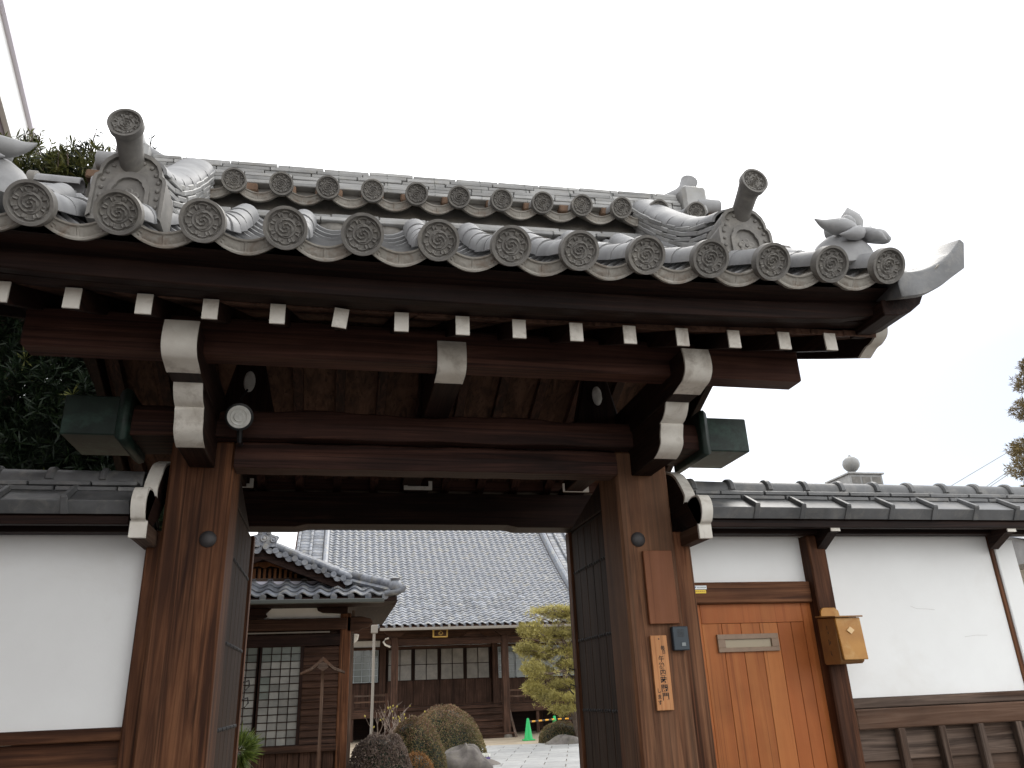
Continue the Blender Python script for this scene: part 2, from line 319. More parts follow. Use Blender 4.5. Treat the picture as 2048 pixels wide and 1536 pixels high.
# rear posts, rear lintel with bearing blocks
for sgn in (-1, 1):
    xc = XC+sgn*HP
    xc += sgn*.11; MB().box(xc-.09, xc+.09, 5.47, 5.67, 0.0, 2.70).build('rear_post', W['darkz'], gate, bevel=.01)
x0, x1 = XC-HP-.25, XC+HP+.25
pl = [(x0, 2.705), (XC-.78, 2.705), (XC-.70, 2.722), (XC+.70, 2.722), (XC+.78, 2.705), (x1, 2.705), (x1, 2.95), (x0, 2.95)]
MB().prism(pl, 'y', 5.45, 5.66).build('rear_lintel', W['darkx'], gate, bevel=.004)
for dx in (-1.17, .05, 1.22):
    b = MB().hexa([(XC+dx-.075, 5.47, 2.952), (XC+dx+.075, 5.47, 2.952), (XC+dx+.075, 5.63, 2.952), (XC+dx-.075, 5.63, 2.952), (XC+dx-.1, 5.44, 3.0), (XC+dx+.1, 5.44, 3.0), (XC+dx+.1, 5.64, 3.0), (XC+dx-.1, 5.64, 3.0)])
    bo = b.build('bearing_block', W['darkx'], gate, bevel=.003)
    u = MB().box(XC+dx-.1, XC+dx+.1, 5.405, 5.418, 2.962, 2.988); u.box(XC+dx-.1, XC+dx-.075, 5.405, 5.418, 2.988, 3.025); u.box(XC+dx+.075, XC+dx+.1, 5.405, 5.418, 2.988, 3.025)
    u.build('painted_edge', MAT['paint'], bo)
# carved struts with white inset between tie beam and ridge beam
for sgn in (-1, 1):
    xc = XC+sgn*1.0
    st = MB().prism([(xc-.16, 3.01), (xc+.16, 3.01), (xc+.13, 3.12), (xc+.06, 3.42), (xc-.06, 3.42), (xc-.13, 3.12)], 'y', 4.16, 4.24).build('carved_strut', W['darkz'], gate, bevel=.01)
    e = MB().lathe([(.0, -.012), (.04, -.010), (.05, 0), (.04, .008), (0.001, .010)], 20).xf(Matrix.Translation((xc, 4.155, 3.24)) @ Matrix.Diagonal((.62, 1, 1.25, 1)) @ Matrix.Rotation(pi/2, 4, 'X'))
    e.build('white_inset', MAT['paint'], st, smooth=True)
MB().box(XC-.07, XC+.07, 4.05, 4.2, 3.01, 3.42).build('king_strut', W['darkz'], gate, bevel=.006)
# rafters and boards
def zraf(y): return 3.036+.45*(y-3.0) if y < 4.2 else 3.036+.45*1.2-.45*(y-4.2)     # underside line
RP = .2565
def eavelift(a): return .045*(abs(a)/1.95)**2.4
for i in range(-7, 8):
    a = i*RP
    if abs(a) > 2.05: continue
    x = XC+a; l = eavelift(a)*.8; hw = .029; jx = jit(.006)
    b = MB(); y0, y1 = 3.0, 4.2
    b.hexa([(x-hw+jx, y0, zraf(y0)+l), (x+hw+jx, y0, zraf(y0)+l), (x+hw, y1, zraf(y1)), (x-hw, y1, zraf(y1)), (x-hw+jx, y0-.012, zraf(y0)+.086+l), (x+hw+jx, y0-.012, zraf(y0)+.086+l), (x+hw, y1, zraf(y1)+.07), (x-hw, y1, zraf(y1)+.07)])
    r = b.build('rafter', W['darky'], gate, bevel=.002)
    e = MB().box(x-hw-.001+jx, x+hw+.001+jx, y0-.017, y0-.009, zraf(y0)+l-.001, zraf(y0)+.087+l)
    if i == -2: e.xf(Matrix.Translation((x, 3, 3.09)) @ Matrix.Rotation(.12, 4, 'Y') @ Matrix.Translation((-x, -3, -3.09)))
    e.build('painted_end', MAT['paint'], r)
    if abs(a) > 1.85: continue
    b = MB(); y0, y1 = 4.2, 5.80
    b.hexa([(x-hw, y0, zraf(y0)), (x+hw, y0, zraf(y0)), (x+hw, y1, zraf(y1)), (x-hw, y1, zraf(y1)), (x-hw, y0, zraf(y0)+.064), (x+hw, y0, zraf(y0)+.064), (x+hw, y1, zraf(y1)+.064), (x-hw, y1, zraf(y1)+.064)])
    b.build('rear_rafter', W['beamy'], gate, bevel=.002)
W['soff'] = wood('soffit_board', (.05, .027, .019), (.11, .058, .04), (.18, .10, .07), 'y', .7, 14)
x = XC-2.06; 
while x < XC+2.06:
    wd = random.uniform(.17, .26); x2 = min(x+wd, XC+2.06); dz = jit(.004)
    for (y0, y1) in ((3.0, 4.2), (4.2, 5.82)):
        if y0 > 4 and (x < XC-1.87 or x2 > XC+1.87): continue
        l = eavelift(x-XC)*.8 if y0 < 4 else 0
        b = MB(); z0, z1 = zraf(y0)+.088+dz, zraf(y1)+.075+dz
        b.hexa([(x-.003, y0, z0+l), (x2+.003, y0, z0+l), (x2+.003, y1, z1), (x-.003, y1, z1), (x-.003, y0, z0+.03+l), (x2+.003, y0, z0+.03+l), (x2+.003, y1, z1+.03), (x-.003, y1, z1+.03)])
        b.build('soffit_board', W['soff'], gate)
    x = x2
# eave boards (curving up to the ends)
def curved_board(name, y0, y1, z0, z1, hl, mat, n=24, k=1.0):
    b = MB(); v = []
    for i in range(n+1):
        a = lerp(-hl, hl, i/n); l = eavelift(a)*k+.006*a+.055*max(0, (abs(a)-1.72)/.42)**1.5
        v += [(XC+a, y0, z0+l), (XC+a, y1, z0+l), (XC+a, y1, z1+l), (XC+a, y0, z1+l)]
    f = [(i*4+j, i*4+(j+1) % 4, i*4+4+(j+1) % 4, i*4+4+j) for i in range(n) for j in range(4)] + [(0, 1, 2, 3), tuple(range(n*4, n*4+4))]
    return b.add(v, f).build(name, mat, gate, bevel=.005)
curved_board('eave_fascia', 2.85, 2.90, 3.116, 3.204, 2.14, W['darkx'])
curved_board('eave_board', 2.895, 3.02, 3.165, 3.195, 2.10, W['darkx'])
# bargeboards with painted curved nose
for sgn in (-1, 1):
    xi, xo = XC+sgn*2.075, XC+sgn*2.135
    nose = smoothpts([(2.935, 3.29), (2.94, 3.25), (2.985, 3.225), (3.0, 3.21)], 4) + smoothpts([(3.0, 3.205), (3.015, 3.175), (3.06, 3.152), (3.10, 3.148), (3.14, 3.130), (3.165, 3.118)], 4)
    poly = nose + [(3.5, 3.258), (4.2, 3.56), (4.30, 3.52), (4.30, 3.76), (4.2, 3.80), (2.95, 3.30)]
    o = MB().prism(poly, 'x', min(xi, xo), max(xi, xo)).build('bargeboard', W['darky'], gate, bevel=.004)
    outer = [(y-.004, z-.002) for y, z in nose]; inner = [(y+.012, z+.004) for y, z in nose]
    MB().prism(outer+inner[::-1], 'x', min(xi, xo)-.0015, max(xi, xo)+.0015).build('painted_end', MAT['paint'], o)
    xi2 = XC+sgn*1.88
    MB().prism([(4.2, 3.56), (4.9, 3.26), (5.4, 3.02), (5.78, 2.86), (5.82, 3.08), (4.2, 3.79)], 'x', min(xi2, xi2+sgn*.05), max(xi2, xi2+sgn*.05)).build('rear_bargeboard', W['darky'], gate, bevel=.004)
# doors (open leaves)
for sgn, fx in ((-1, -.565), (1, 1.575)):
    xa, xb = (fx-.055, fx) if sgn < 0 else (fx, fx+.055)
    y0, y1 = (4.31, 5.41) if sgn < 0 else (4.31, 5.27)
    leaf = MB().box(xa+.006, xb-.006, y0, y1, .10, 2.62).build('door_leaf', W['darkz'], gate, bevel=.003)
    n = 6; ys = [lerp(y0+.01, y1-.085, i/n) for i in range(n+1)]
    sx = 1 if sgn < 0 else -1; f0 = fx-.004*sx
    for i in range(n):
        a, b_ = (f0, f0+.006*sx)
        MB().box(min(a, b_), max(a, b_), ys[i]+.003, ys[i+1]-.003, .12, 2.60).build('door_plank', MAT['doorplank'], leaf, bevel=.002)
    MB().box(min(f0, f0+.022*sx), max(f0, f0+.022*sx), y1-.075, y1+.004, .10, 2.62).build('door_stile', W['brownz'], leaf, bevel=.003)
    for zr in (2.333, 1.897, 1.477, .8):
        for i in range(n):
            for k in (-.05, 0, .05):
                yy = (ys[i]+ys[i+1])/2+k*.9
                MB().lathe([(.011, 0), (.010, .005), (.004, .009)], 8).xf(Matrix.Translation((f0+.006*sx, yy, zr)) @ Matrix.Rotation(sx*pi/2, 4, 'Y')).build('door_nail', MAT['iron'], leaf, smooth=True)
    for zr in (1.72, 1.62):
        MB().tube([(fx+.015*sx, y1-.02, zr), (fx+.05*sx, y1+.0, zr+.012), (fx+.055*sx, y1+.01, zr-.02), (fx+.03*sx, y1+.0, zr-.05)], .005, 6).build('latch_staple', MAT['studm'], leaf, smooth=True)
    # jamb strip against the post and corner brace
    MB().prism([(4.31, 2.62), (5.2, 2.62), (4.31, 2.84)], 'x', xa-.01, xb+.002).build('door_head', W['darkz'], gate, bevel=.003)
# ------------------------------------------------------------------ temple gate, tiled roof
YE, P = 2.68, .294
def zb(y): s = y-YE; return 3.19+.47*s+.212*s*s
def slope(y): return .47+.424*(y-YE)
def lift(a): return eavelift(a)+.008*a
def disc(mb, R, y0=-.032, depth=.03, nr=22, nt=72, petals=8):
    """round end face looking along -Y with raised rim, petal ring and swirl"""
    def h(r, t):
        q = r/R
        if q > .845: return .010
        if q > .81: return .010*(q-.81)/.035
        z = 0
        pr_ = .62+.125*abs(cos(petals*t/2))**.6
        z = max(z, .0075*max(0, 1-abs(q-pr_)/.055))
        d = min(((q-.60)*6)**2+((((t*petals/(2*pi)) % 1)-.5-o)*5.5)**2 for o in (-.14, .14)); z = max(z, .007*max(0, 1-d*2.6))
        z = max(z, .006*max(0, 1-abs(q-.435)/.035))
        if q < .41:
            s = ((t + q*17)/(2*pi)*2) % 1.0
            z = max(z, .007*max(0, 1-abs(s-.5)/.27))
        return z
    v = [(0, y0-.004, 0)]
    for i in range(1, nr+1):
        r = R*i/nr
        for k in range(nt):
            t = 2*pi*k/nt; v.append((r*cos(t), y0-1.35*h(r, t), r*sin(t)))
    f = [(0, 1+k, 1+(k+1) % nt) for k in range(nt)]
    f += [(1+(i-1)*nt+k, 1+i*nt+k, 1+i*nt+(k+1) % nt, 1+(i-1)*nt+(k+1) % nt) for i in range(1, nr) for k in range(nt)]
    b0 = 1+(nr-1)*nt
    for k in range(nt): t = 2*pi*k/nt; v.append((R*cos(t), y0+depth, R*sin(t)))
    e0 = len(v)-nt
    f += [(b0+k, e0+k, e0+(k+1) % nt, b0+(k+1) % nt) for k in range(nt)] + [tuple(e0+k for k in range(nt))]
    mb.add(v, f); return mb
def halftube(mb, r0, r1, y0, y1, th=.014, n=10, ext=.012):
    v = []
    for (y, r) in ((y0, r0), (y1, r1)):
        for rr in (r, r-th):
            v += [(rr, y, -ext)] + [(rr*cos(pi*k/n), y, rr*sin(pi*k/n)) for k in range(n+1)] + [(-rr, y, -ext)]
    m = n+3
    f = []
    for k in range(m-1):
        f += [(k, k+1, 2*m+k+1, 2*m+k), (k, m+k, m+k+1, k+1), (m+k, 3*m+k, 3*m+k+1, m+k+1), (2*m+k, 2*m+k+1, 3*m+k+1, 3*m+k)]
    f += [(0, 2*m, 3*m, m), (m-1, 2*m-1, 4*m-1, 3*m-1)]
    return mb.add(v, f)
ROUND = halftube(MB(), .0675, .0650, 0, .25).mesh('round_tile', MAT['tile'], smooth=40)
EAVE = None
b = halftube(MB(), .067, .063, -.005, .26); EAVE_T = b.mesh('eave_round_tile', MAT['tile'], smooth=40)
DISC = disc(MB(), .0825).mesh('tile_disc', MAT['tile_disc'], smooth=35)
# one mesh, two materials: tube + decorated face
def join_mesh(name, parts):
    bm = bmesh.new(); mats = []
    for me, mi in parts:
        n0 = len(bm.faces); bm.from_mesh(me); bm.faces.ensure_lookup_table()
        if me.materials[0] not in mats: mats.append(me.materials[0])
        ix = mats.index(me.materials[0])
        for f in list(bm.faces)[n0:]: f.material_index = ix
    out_ = bpy.data.meshes.new(name); bm.to_mesh(out_); bm.free()
    for m in mats: out_.materials.append(m)
    return out_
EAVE = join_mesh('eave_round_tile', [(EAVE_T, 0), (DISC, 0)])
def panz(x, sag=.078, hw=.147): return .016+sag*(x/hw)**2
def panmesh(name, mat, L=.17, hw=.135, th=.02, n=8):
    v = []
    for (y, dz) in ((0, .026), (L, .002)):
        for t in (0, -th):
            v += [(lerp(-hw, hw, k/n), y, panz(lerp(-hw, hw, k/n))+dz+t) for k in range(n+1)]
    m = n+1; f = []
    for k in range(n):
        f += [(k, k+1, 2*m+k+1, 2*m+k), (k, m+k, m+k+1, k+1), (m+k, 3*m+k, 3*m+k+1, m+k+1)]
    f += [(0, 2*m, 3*m, m), (m-1, 2*m-1, 4*m-1, 3*m-1)]
    return MB().add(v, f).mesh(name, mat, smooth=30)
PAN = panmesh('pan_tile', MAT['tile'])
def eavepan():
    hw, n, m = .147, 56, 9
    def relief(u, t):      # u along arc -1..1, t 0 top..1 bottom
        if t < .16 or t > .84: return .007
        au = abs(u)
        if au < .12:
            return .003*max(0, 1-au/.12)*(1+.5*cos(u*90))
        x = (au-.12)*9.0; c = math.floor(x)+.5; dx = x-c; dy = (1-t)*1.25-.15
        d = sqrt(dx*dx*1.5+dy*dy)
        return .004*max(0, cos(d*21)) if d < .75 else .001
    v = []
    rows = [None]*(m+1)
    for j in range(m+1):
        t = j/m
        for i in range(n+1):
            u = -1+2*i/n; x = u*hw; v.append((x, -.006-relief(u, t), panz(x)+.030-.060*t))
    f = [(j*(n+1)+i, j*(n+1)+i+1, (j+1)*(n+1)+i+1, (j+1)*(n+1)+i) for j in range(m) for i in range(n)]
    b0 = len(v)
    for i in range(n+1):
        x = (-1+2*i/n)*hw; v.append((x, .20, panz(x)+.006))
    for i in range(n+1):
        x = (-1+2*i/n)*hw; v.append((x, .03, panz(x)+.030-.060))
    f += [(i, i+1, b0+i+1, b0+i) for i in range(n)]
    f += [(m*(n+1)+i, m*(n+1)+i+1, b0+n+1+i+1, b0+n+1+i) for i in range(n)]
    return MB().add(v, f).mesh('eave_pan_tile', MAT['tile_eave'], smooth=35)
EPAN = eavepan()
# roof bed
b = MB(); v = []; n = 26; ys = [2.74+i*(4.2-2.74)/12 for i in range(13)]
prof = [(y, zb(y)) for y in ys] + [(4.45, 4.25), (5.2, 3.66), (5.84, 3.20), (5.88, 3.13), (5.86, 2.95)] + [(4.2, 3.67), (3.0, 3.135), (2.93, 3.135), (2.91, 3.19)]
for i in range(n+1):
    a = lerp(-2.05, 2.05, i/n)
    for (y, z) in prof: v.append((XC+a*(1 if y < 4.35 else .905), y, z+(lift(a) if y < 4.3 else 0)))
k = len(prof)
roof = b.add(v, [(i*k+j, i*k+(j+1) % k, (i+1)*k+(j+1) % k, (i+1)*k+j) for i in range(n) for j in range(k)]+[tuple(range(k)), tuple(range(n*k, n*k+k))]).build('roof', W['darkx'], gate)
def put(name, me, a, y, h, parent=None, dphi=0.0, rz=0.0, j=.0):
    ph = atan2(slope(y), 1)+dphi
    return link(name, me, parent or roof, (XC+a+jit(j), y-h*sin(ph), zb(y)+lift(a)+h*cos(ph)), (ph+jit(j*2), jit(j*3), rz+jit(j*3)))
def steps(y0, ds, yend):
    ys_ = []; y = y0
    while y < yend: ys_.append(y); y += ds/sqrt(1+slope(y)**2)
    return ys_
for i in range(-7, 7):
    a = (i+.5)*P
    put('eave_round_tile', EAVE, a, 2.722, .100, j=.003, dphi=.04)
    for y in steps(2.722+.215, .232, 3.66): put('round_tile', ROUND, a, y, .100, j=.003, dphi=.006)
for i in range(-7, 8):
    a = i*P
    put('eave_pan_tile', EPAN, a, 2.728, .0, j=.002, dphi=.02)
    for q, y in enumerate(steps(2.728+.10, .115, 3.84)): put('pan_tile', PAN, a, y, .002, j=.003)
# rear slope: joined tiling
b = MB()
def rear(u, v_):
    a = lerp(-1.9, 1.9, u); y = lerp(4.3, 5.94, v_); z = lerp(4.42, 3.24, v_)-.12*sin(pi*v_)
    t = (a/P+.5) % 1; w_ = .07*(max(0, 1-((t-.0 if t < .5 else 1-t)/.24)**2))**.5 if min(t, 1-t) < .24 else -.02*sin(pi*(t-.24)/.52)
    return (XC+a, y, z+w_+.008*((v_*14) % 1))
o = b.grid(rear, 170, 42).build('roof_tiling', MAT['tile'], roof, smooth='all', fix=False); o['kind'] = 'stuff'
# gable edge tiles hung sideways, corner horn, corner cap ornament
for sgn in (-1, 1):
    for y in steps(2.98, .25, 4.05):
        link('verge_tile', EAVE, roof, (XC+sgn*2.17, y, zb(y)+lift(2.1)+.055), (0, jit(.02), sgn*pi/2), (.85, .85, .85))
    b = MB()
    top = smoothpts([(1.97, 3.335), (2.08, 3.345), (2.19, 3.385), (2.30, 3.455), (2.398, 3.552)], 5); bot = smoothpts([(2.358, 3.392), (2.27, 3.328), (2.18, 3.262), (2.08, 3.212), (1.97, 3.190)], 4)
    nT = len(top); L_ = []
    for (y, f_) in ((2.672, .90), (2.69, 1.0), (2.86, .95), (3.02, .72)):
        zc_ = 3.30
        L_.append([(XC+sgn*x, y, zc_+(z-zc_)*f_+(y-2.675)*.40) for x, z in top] + [(XC+sgn*x, y, zc_+(z-zc_)*f_+(y-2.675)*.40) for x, z in bot])
    k = len(L_[0]); v = sum(L_, [])
    b.add(v, [(i*k+j, i*k+(j+1) % k, (i+1)*k+(j+1) % k, (i+1)*k+j) for i in range(3) for j in range(k)] + [tuple(range(k)), tuple(range(3*k, 4*k))])
    b.build('corner_tile', MAT['cope'], roof, smooth=40, bevel=.004)
    MB().prism([(XC+sgn*x, z) for x, z in [(1.95, 3.16), (2.03, 3.165), (2.10, 3.19), (2.16, 3.235), (2.19, 3.285), (2.08, 3.26), (1.95, 3.24)]], 'y', 2.78, 3.05).build('verge_board', W['darky'], roof, bevel=.004)
def peach(sgn):
    a = 1.885; c = Vector((XC+sgn*a, 2.90, 3.465))
    b = MB()
    b.lathe([(.155, -.03), (.158, .02), (.148, .075), (.120, .125), (.080, .160), (.04, .178), (.001, .182)], 28)
    b.xf(Matrix.Diagonal((1, .9, 1, 1)))
    n0 = len(b.v)
    b.lathe([(.018, 0), (.048, .02), (.058, .055), (.050, .090), (.028, .120), (.008, .145), (.001, .155)], 20)
    b.xf(Matrix.Translation((.075, -.03, .195)), n0)
    for pts, rr in (([(.06, -.05, .175), (-.02, -.10, .172), (-.09, -.11, .168), (-.14, -.10, .185), (-.175, -.09, .215)], [.03, .046, .040, .022, .003]), ([(.10, -.06, .16), (.15, -.10, .142), (.20, -.09, .138), (.25, -.07, .162)], [.03, .038, .026, .003]), ([(.05, -.10, .16), (.0, -.145, .118), (-.05, -.155, .098), (-.10, -.145, .10)], [.03, .036, .026, .003]),
                    ([(.07, -.10, .155), (.10, -.145, .112), (.16, -.14, .098)], [.03, .032, .004]), ([(.10, -.03, .19), (.15, -.04, .205), (.175, -.04, .24)], [.025, .03, .003]), ([(.02, .0, .18), (-.03, .0, .20), (-.06, 0, .24)], [.025, .032, .003]), ([(.02, -.08, .185), (-.005, -.10, .21), (.0, -.09, .255)], [.03, .036, .004])):
        n1 = len(b.v); q = smoothpts([(p_[0], p_[1]) for p_ in pts], 4); qz = smoothpts([(p_[2], 0) for p_ in pts], 4); qr = smoothpts([(r_, 0) for r_ in rr], 4)
        b.tube([(x_, y_, z_[0]) for (x_, y_), z_ in zip(q, qz)], [r_[0] for r_ in qr], 9)
    if sgn < 0: b.xf(Matrix.Diagonal((-1, 1, 1, 1)))
    b.xf(Matrix.Translation(c)); b.build('corner_ornament', MAT['tile'], roof, smooth=40)
peach(1); peach(-1)
# ridge end (demon) tiles
def oni():
    b = MB()
    half = [(.140, 0), (.140, .190), (.134, .210), (.120, .222), (.118, .250), (.104, .286), (.076, .316), (.040, .331), (0, .336)]
    ol = half + [(-x, z) for x, z in half[-2::-1]]
    def inset(pts, k, cz=.15): return [(x*k, cz+(z-cz)*k) for x, z in pts]
    b.prism(ol, 'y', 0, .15)
    def ring(o, i_, y0, y1):
        n = len(o); v = [(x, y0, z) for x, z in o]+[(x, y1, z) for x, z in o]+[(x, y0, z) for x, z in i_]+[(x, y1, z) for x, z in i_]
        f = []
        for q in range(n-1): f += [(q, q+1, 2*n+q+1, 2*n+q), (q, n+q, n+q+1, q+1), (2*n+q, 2*n+q+1, 3*n+q+1, 3*n+q)]
        b.add(v, f)
    ring(ol, inset(ol, .90), -.016, 0)
    ah = [(.080, .01), (.080, .15), (.074, .172), (.062, .188), (.058, .206), (.034, .228), (0, .235)]
    al = ah + [(-x, z) for x, z in ah[-2::-1]]
    ring(al, inset(al, .80, .09), -.014, 0)
    nb = 0
    path = [(-.107, .035), (-.107, .190), (-.092, .235), (-.072, .270), (-.035, .290), (0, .295), (.035, .290), (.072, .270), (.092, .235), (.107, .190), (.107, .035)]
    segs = [sqrt((path[i+1][0]-path[i][0])**2+(path[i+1][1]-path[i][1])**2) for i in range(len(path)-1)]; T = sum(segs); N = 17
    for q in range(N):
        d = T*q/(N-1); i = 0
        while i < len(segs)-1 and d > segs[i]: d -= segs[i]; i += 1
        t = d/segs[i]; x, z = lerp(path[i][0], path[i+1][0], t), lerp(path[i][1], path[i+1][1], t)
        n0 = len(b.v); b.lathe([(.0095, 0), (.0085, .005), (.005, .008), (.001, .009)], 10); b.xf(Matrix.Translation((x, 0, z)) @ Matrix.Rotation(pi/2, 4, 'X'), n0)
    for q in range(5):
        t = pi/2+2*pi*q/5; n0 = len(b.v); b.lathe([(.019, 0), (.018, .006), (.012, .008), (.004, .005)], 12); b.xf(Matrix.Translation((.026*cos(t), 0, .115+.026*sin(t))) @ Matrix.Rotation(pi/2, 4, 'X'), n0)
    n0 = len(b.v); b.lathe([(.007, 0), (.006, .01), (.001, .011)], 8); b.xf(Matrix.Translation((0, 0, .115)) @ Matrix.Rotation(pi/2, 4, 'X'), n0)
    return b.mesh('ridge_end_tile', MAT['tile_disc'], smooth=35)
ONI = oni()
tb = MB().tube([(0, .34, -.16), (0, .22, -.135), (0, .12, -.085), (0, .045, -.03), (0, -.005, .0), (0, -.03, .0)], [.046, .047, .048, .05, .057, .066], 20)
TORI = join_mesh('bird_perch_tile', [(tb.mesh('t', MAT['tile_disc'], smooth=40), 0), (disc(MB(), .0675, -.036, .02).mesh('d', MAT['tile_disc'], smooth=35), 0)])
NOSHI = MB().box(-.125, .125, -.112, .112, 0, .025).mesh('ridge_course_tile', MAT['noshi'], bevel=.004)
CAPT = halftube(MB(), .105, .098, -.10, .13, .014, 12).mesh('ridge_cap_tile', MAT['tile'], smooth=40)
DA = 1.385
for sgn in (-1, 1):
    link('ridge_end_tile', ONI, roof, (XC+sgn*DA, 2.915, 3.435+.008*sgn*DA), (-.03, 0, 0))
    link('bird_perch_tile', TORI, roof, (XC+sgn*(DA+.01), 2.815, 3.815+.022*sgn), (.0, 0, sgn*.02))
    ds = .20; yy = steps(3.09, ds, 3.92)
    for q, y in enumerate(yy):
        ph = atan2(slope(y), 1); ru = lambda t: .035*max(0, (3.46-t)/.35)**2; up_ = ru(y); ph2 = atan2(zb(y+.05)+ru(y+.05)-zb(y-.05)-ru(y-.05), .1)
        for lay in range(6):
            h = .105+lay*.031; off = (lay % 2)*.09
            link('ridge_course_tile', NOSHI, roof, (XC+sgn*DA+jit(.004), y+off*cos(ph2), zb(y)+lift(sgn*DA)+h*1.08+off*sin(ph2)+up_), (ph2+jit(.01), jit(.01), jit(.012)), (.93, .93, 1))
        h = .105+6*.031-.005
        link('ridge_cap_tile', CAPT, roof, (XC+sgn*DA, y, zb(y)+lift(sgn*DA)+h*1.08+up_), (ph2+.03, jit(.01), 0), (1.08, 1.0, .62))
# main ridge
def rz_(a): return .026*a+.012*(abs(a)/1.6)**2
core = MB(); v = []; n = 12
for i in range(n+1):
    a = lerp(-1.66, 1.66, i/n); d = rz_(a)
    v += [(XC+a, 3.87, 4.00+d), (XC+a, 4.42, 4.10+d), (XC+a, 4.34, 4.56+d), (XC+a, 4.05, 4.56+d), (XC+a, 3.99, 4.36+d)]
core.add(v, [(i*5+j, i*5+(j+1) % 5, i*5+5+(j+1) % 5, i*5+5+j) for i in range(n) for j in range(5)]+[tuple(range(5)), tuple(range(n*5, n*5+5))]).build('ridge_core', MAT['tile_disc'], roof)
NL = MB().box(-.1325, .1325, 0, .14, 0, .0255).mesh('ridge_course_tile', MAT['noshi'], bevel=.004)
for lay in range(8):
    lower = lay < 2
    z = 4.098+lay*.05 if lower else 4.425+(lay-2)*.0315; yf = 3.795+.05*lay if lower else 3.955+(lay-2)*.012
    off = random.uniform(0, .27); a = -1.63-off
    while a < 1.63:
        c = a+.1345; hw = .5
        lo_, hi_ = max(a, -1.63), min(a+.267, 1.63)
        if hi_-lo_ > .05:
            c = (lo_+hi_)/2
            link('ridge_course_tile', NL, roof, (XC+c, yf+jit(.005), z+rz_(c)+jit(.002)), (jit(.02), -.026+jit(.008), jit(.008)), ((hi_-lo_)/.2675, 1, 1))
        a += .269
RD = join_mesh('ridge_disc_tile', [(halftube(MB(), .054, .052, -.005, .16, .012).mesh('a', MAT['tile'], smooth=40), 0), (disc(MB(), .066).mesh('b', MAT['tile_disc'], smooth=35), 0)])
RPs = .2530
for i in range(-6, 8):
    a = (i-.5)*RPs
    link('ridge_disc_tile', RD, roof, (XC+a+jit(.003), 3.845, 4.343+rz_(a)), (.38, jit(.1), jit(.02)))
    if i < 7:
        a += RPs/2; link('ridge_pan_tile', EPAN, roof, (XC+a, 3.885, 4.262+rz_(a)), (.35, 0, 0), (.86, .8, .85))
for i in range(-8, 8):
    a = (i+.5)*RPs*.98
    MB().box(XC+a-.07+jit(.02), XC+a+.07+jit(.02), 3.945, 4.05, 4.365+rz_(a), 4.42+rz_(a)).build('clay_packing', MAT['clay'], roof, bevel=.008)
for i in range(-5, 5):
    a = (i+.5)*P-P/2
    MB().lathe([(.001, -.06), (.05, -.05), (.085, -.02), (.095, .01), (.08, .05), (.001, .06)], 14).xf(Matrix.Translation((XC+a, 3.855, 4.055+rz_(a))) @ Matrix.Diagonal((1.15, .5, .9, 1))).build('ridge_infill', MAT['tile_disc'], roof, smooth=True)
for a in [x_*.29-1.45 for x_ in range(11)]:
    MB().tube([(XC+a, 3.95, 4.42+rz_(a)), (XC+a+.004, 3.985, 4.52+rz_(a)), (XC+a, 4.02, 4.62+rz_(a))], .0013, 4).build('tie_wire', MAT['copper'], roof)
for a in range(-7, 8):
    link('ridge_cap_tile', CAPT, roof, (XC+a*.225, 4.19, 4.575+rz_(a*.225)), (0, 0, pi/2), (.7, 1.0, .6))
for sgn in (-1, 1):
    e = XC+sgn*1.64; d = rz_(sgn*1.64)
    b = MB().box(min(e, e+sgn*.17), max(e, e+sgn*.17), 3.93, 4.40, 4.42+d, 4.635+d); b.box(min(e, e+sgn*.20), max(e, e+sgn*.20), 3.98, 4.36, 4.22+d, 4.42+d)
    b.build('ridge_end_block', MAT['noshi'], roof, bevel=.02)
    link('ridge_end_tile', ONI, roof, (e+sgn*.28, 4.17, 4.22+d), (0, 0, sgn*pi/2), (1.2, 1.05, 1.15))
    MB().tube([(e-sgn*.08, 4.08, 4.60+d), (e+sgn*.03, 4.08, 4.64+d), (e+sgn*.10, 4.08, 4.69+d), (e+sgn*.135, 4.08, 4.775+d)], [.03, .05, .058, .06], 16).build('bird_perch_tile', MAT['tile'], roof, smooth=40)
    for z in (4.33, 4.50):
        MB().tube([(e+sgn*.1, 3.98, z+d), (e+sgn*.26, 3.98, z+d)], .055, 14).build('ridge_side_tile', MAT['tile'], roof, smooth=40)
# ------------------------------------------------------------------ wing walls
def flatmesh():
    """flat interlocking coping tile: deep front lip and a raised rib on its left side"""
    b = MB(); w_ = .2835
    b.hexa([(0, 0, 0), (w_, 0, 0), (w_, .26, .0), (0, .26, .0), (0, 0, .014), (w_, 0, .014), (w_, .26, .014), (0, .26, .014)])
    b.box(0, w_+.004, -.012, .012, -.052, .015)
    b.hexa([(-.006, -.017, .016), (.030, -.017, .016), (.024, .26, .016), (-.004, .26, .016), (0, -.015, .040), (.022, -.015, .040), (.018, .26, .032), (0, .26, .032)])
    b.hexa([(-.006, -.019, -.050), (.030, -.019, -.050), (.030, -.012, -.050), (-.006, -.012, -.050), (-.004, -.017, .034), (.026, -.017, .034), (.026, -.012, .034), (-.004, -.012, .034)])
    return b.mesh('coping_tile', MAT['cope'], bevel=.003)
FLAT = flatmesh()
RCAP = halftube(MB(), .062, .058, 0, .25, .012, 12, .02)
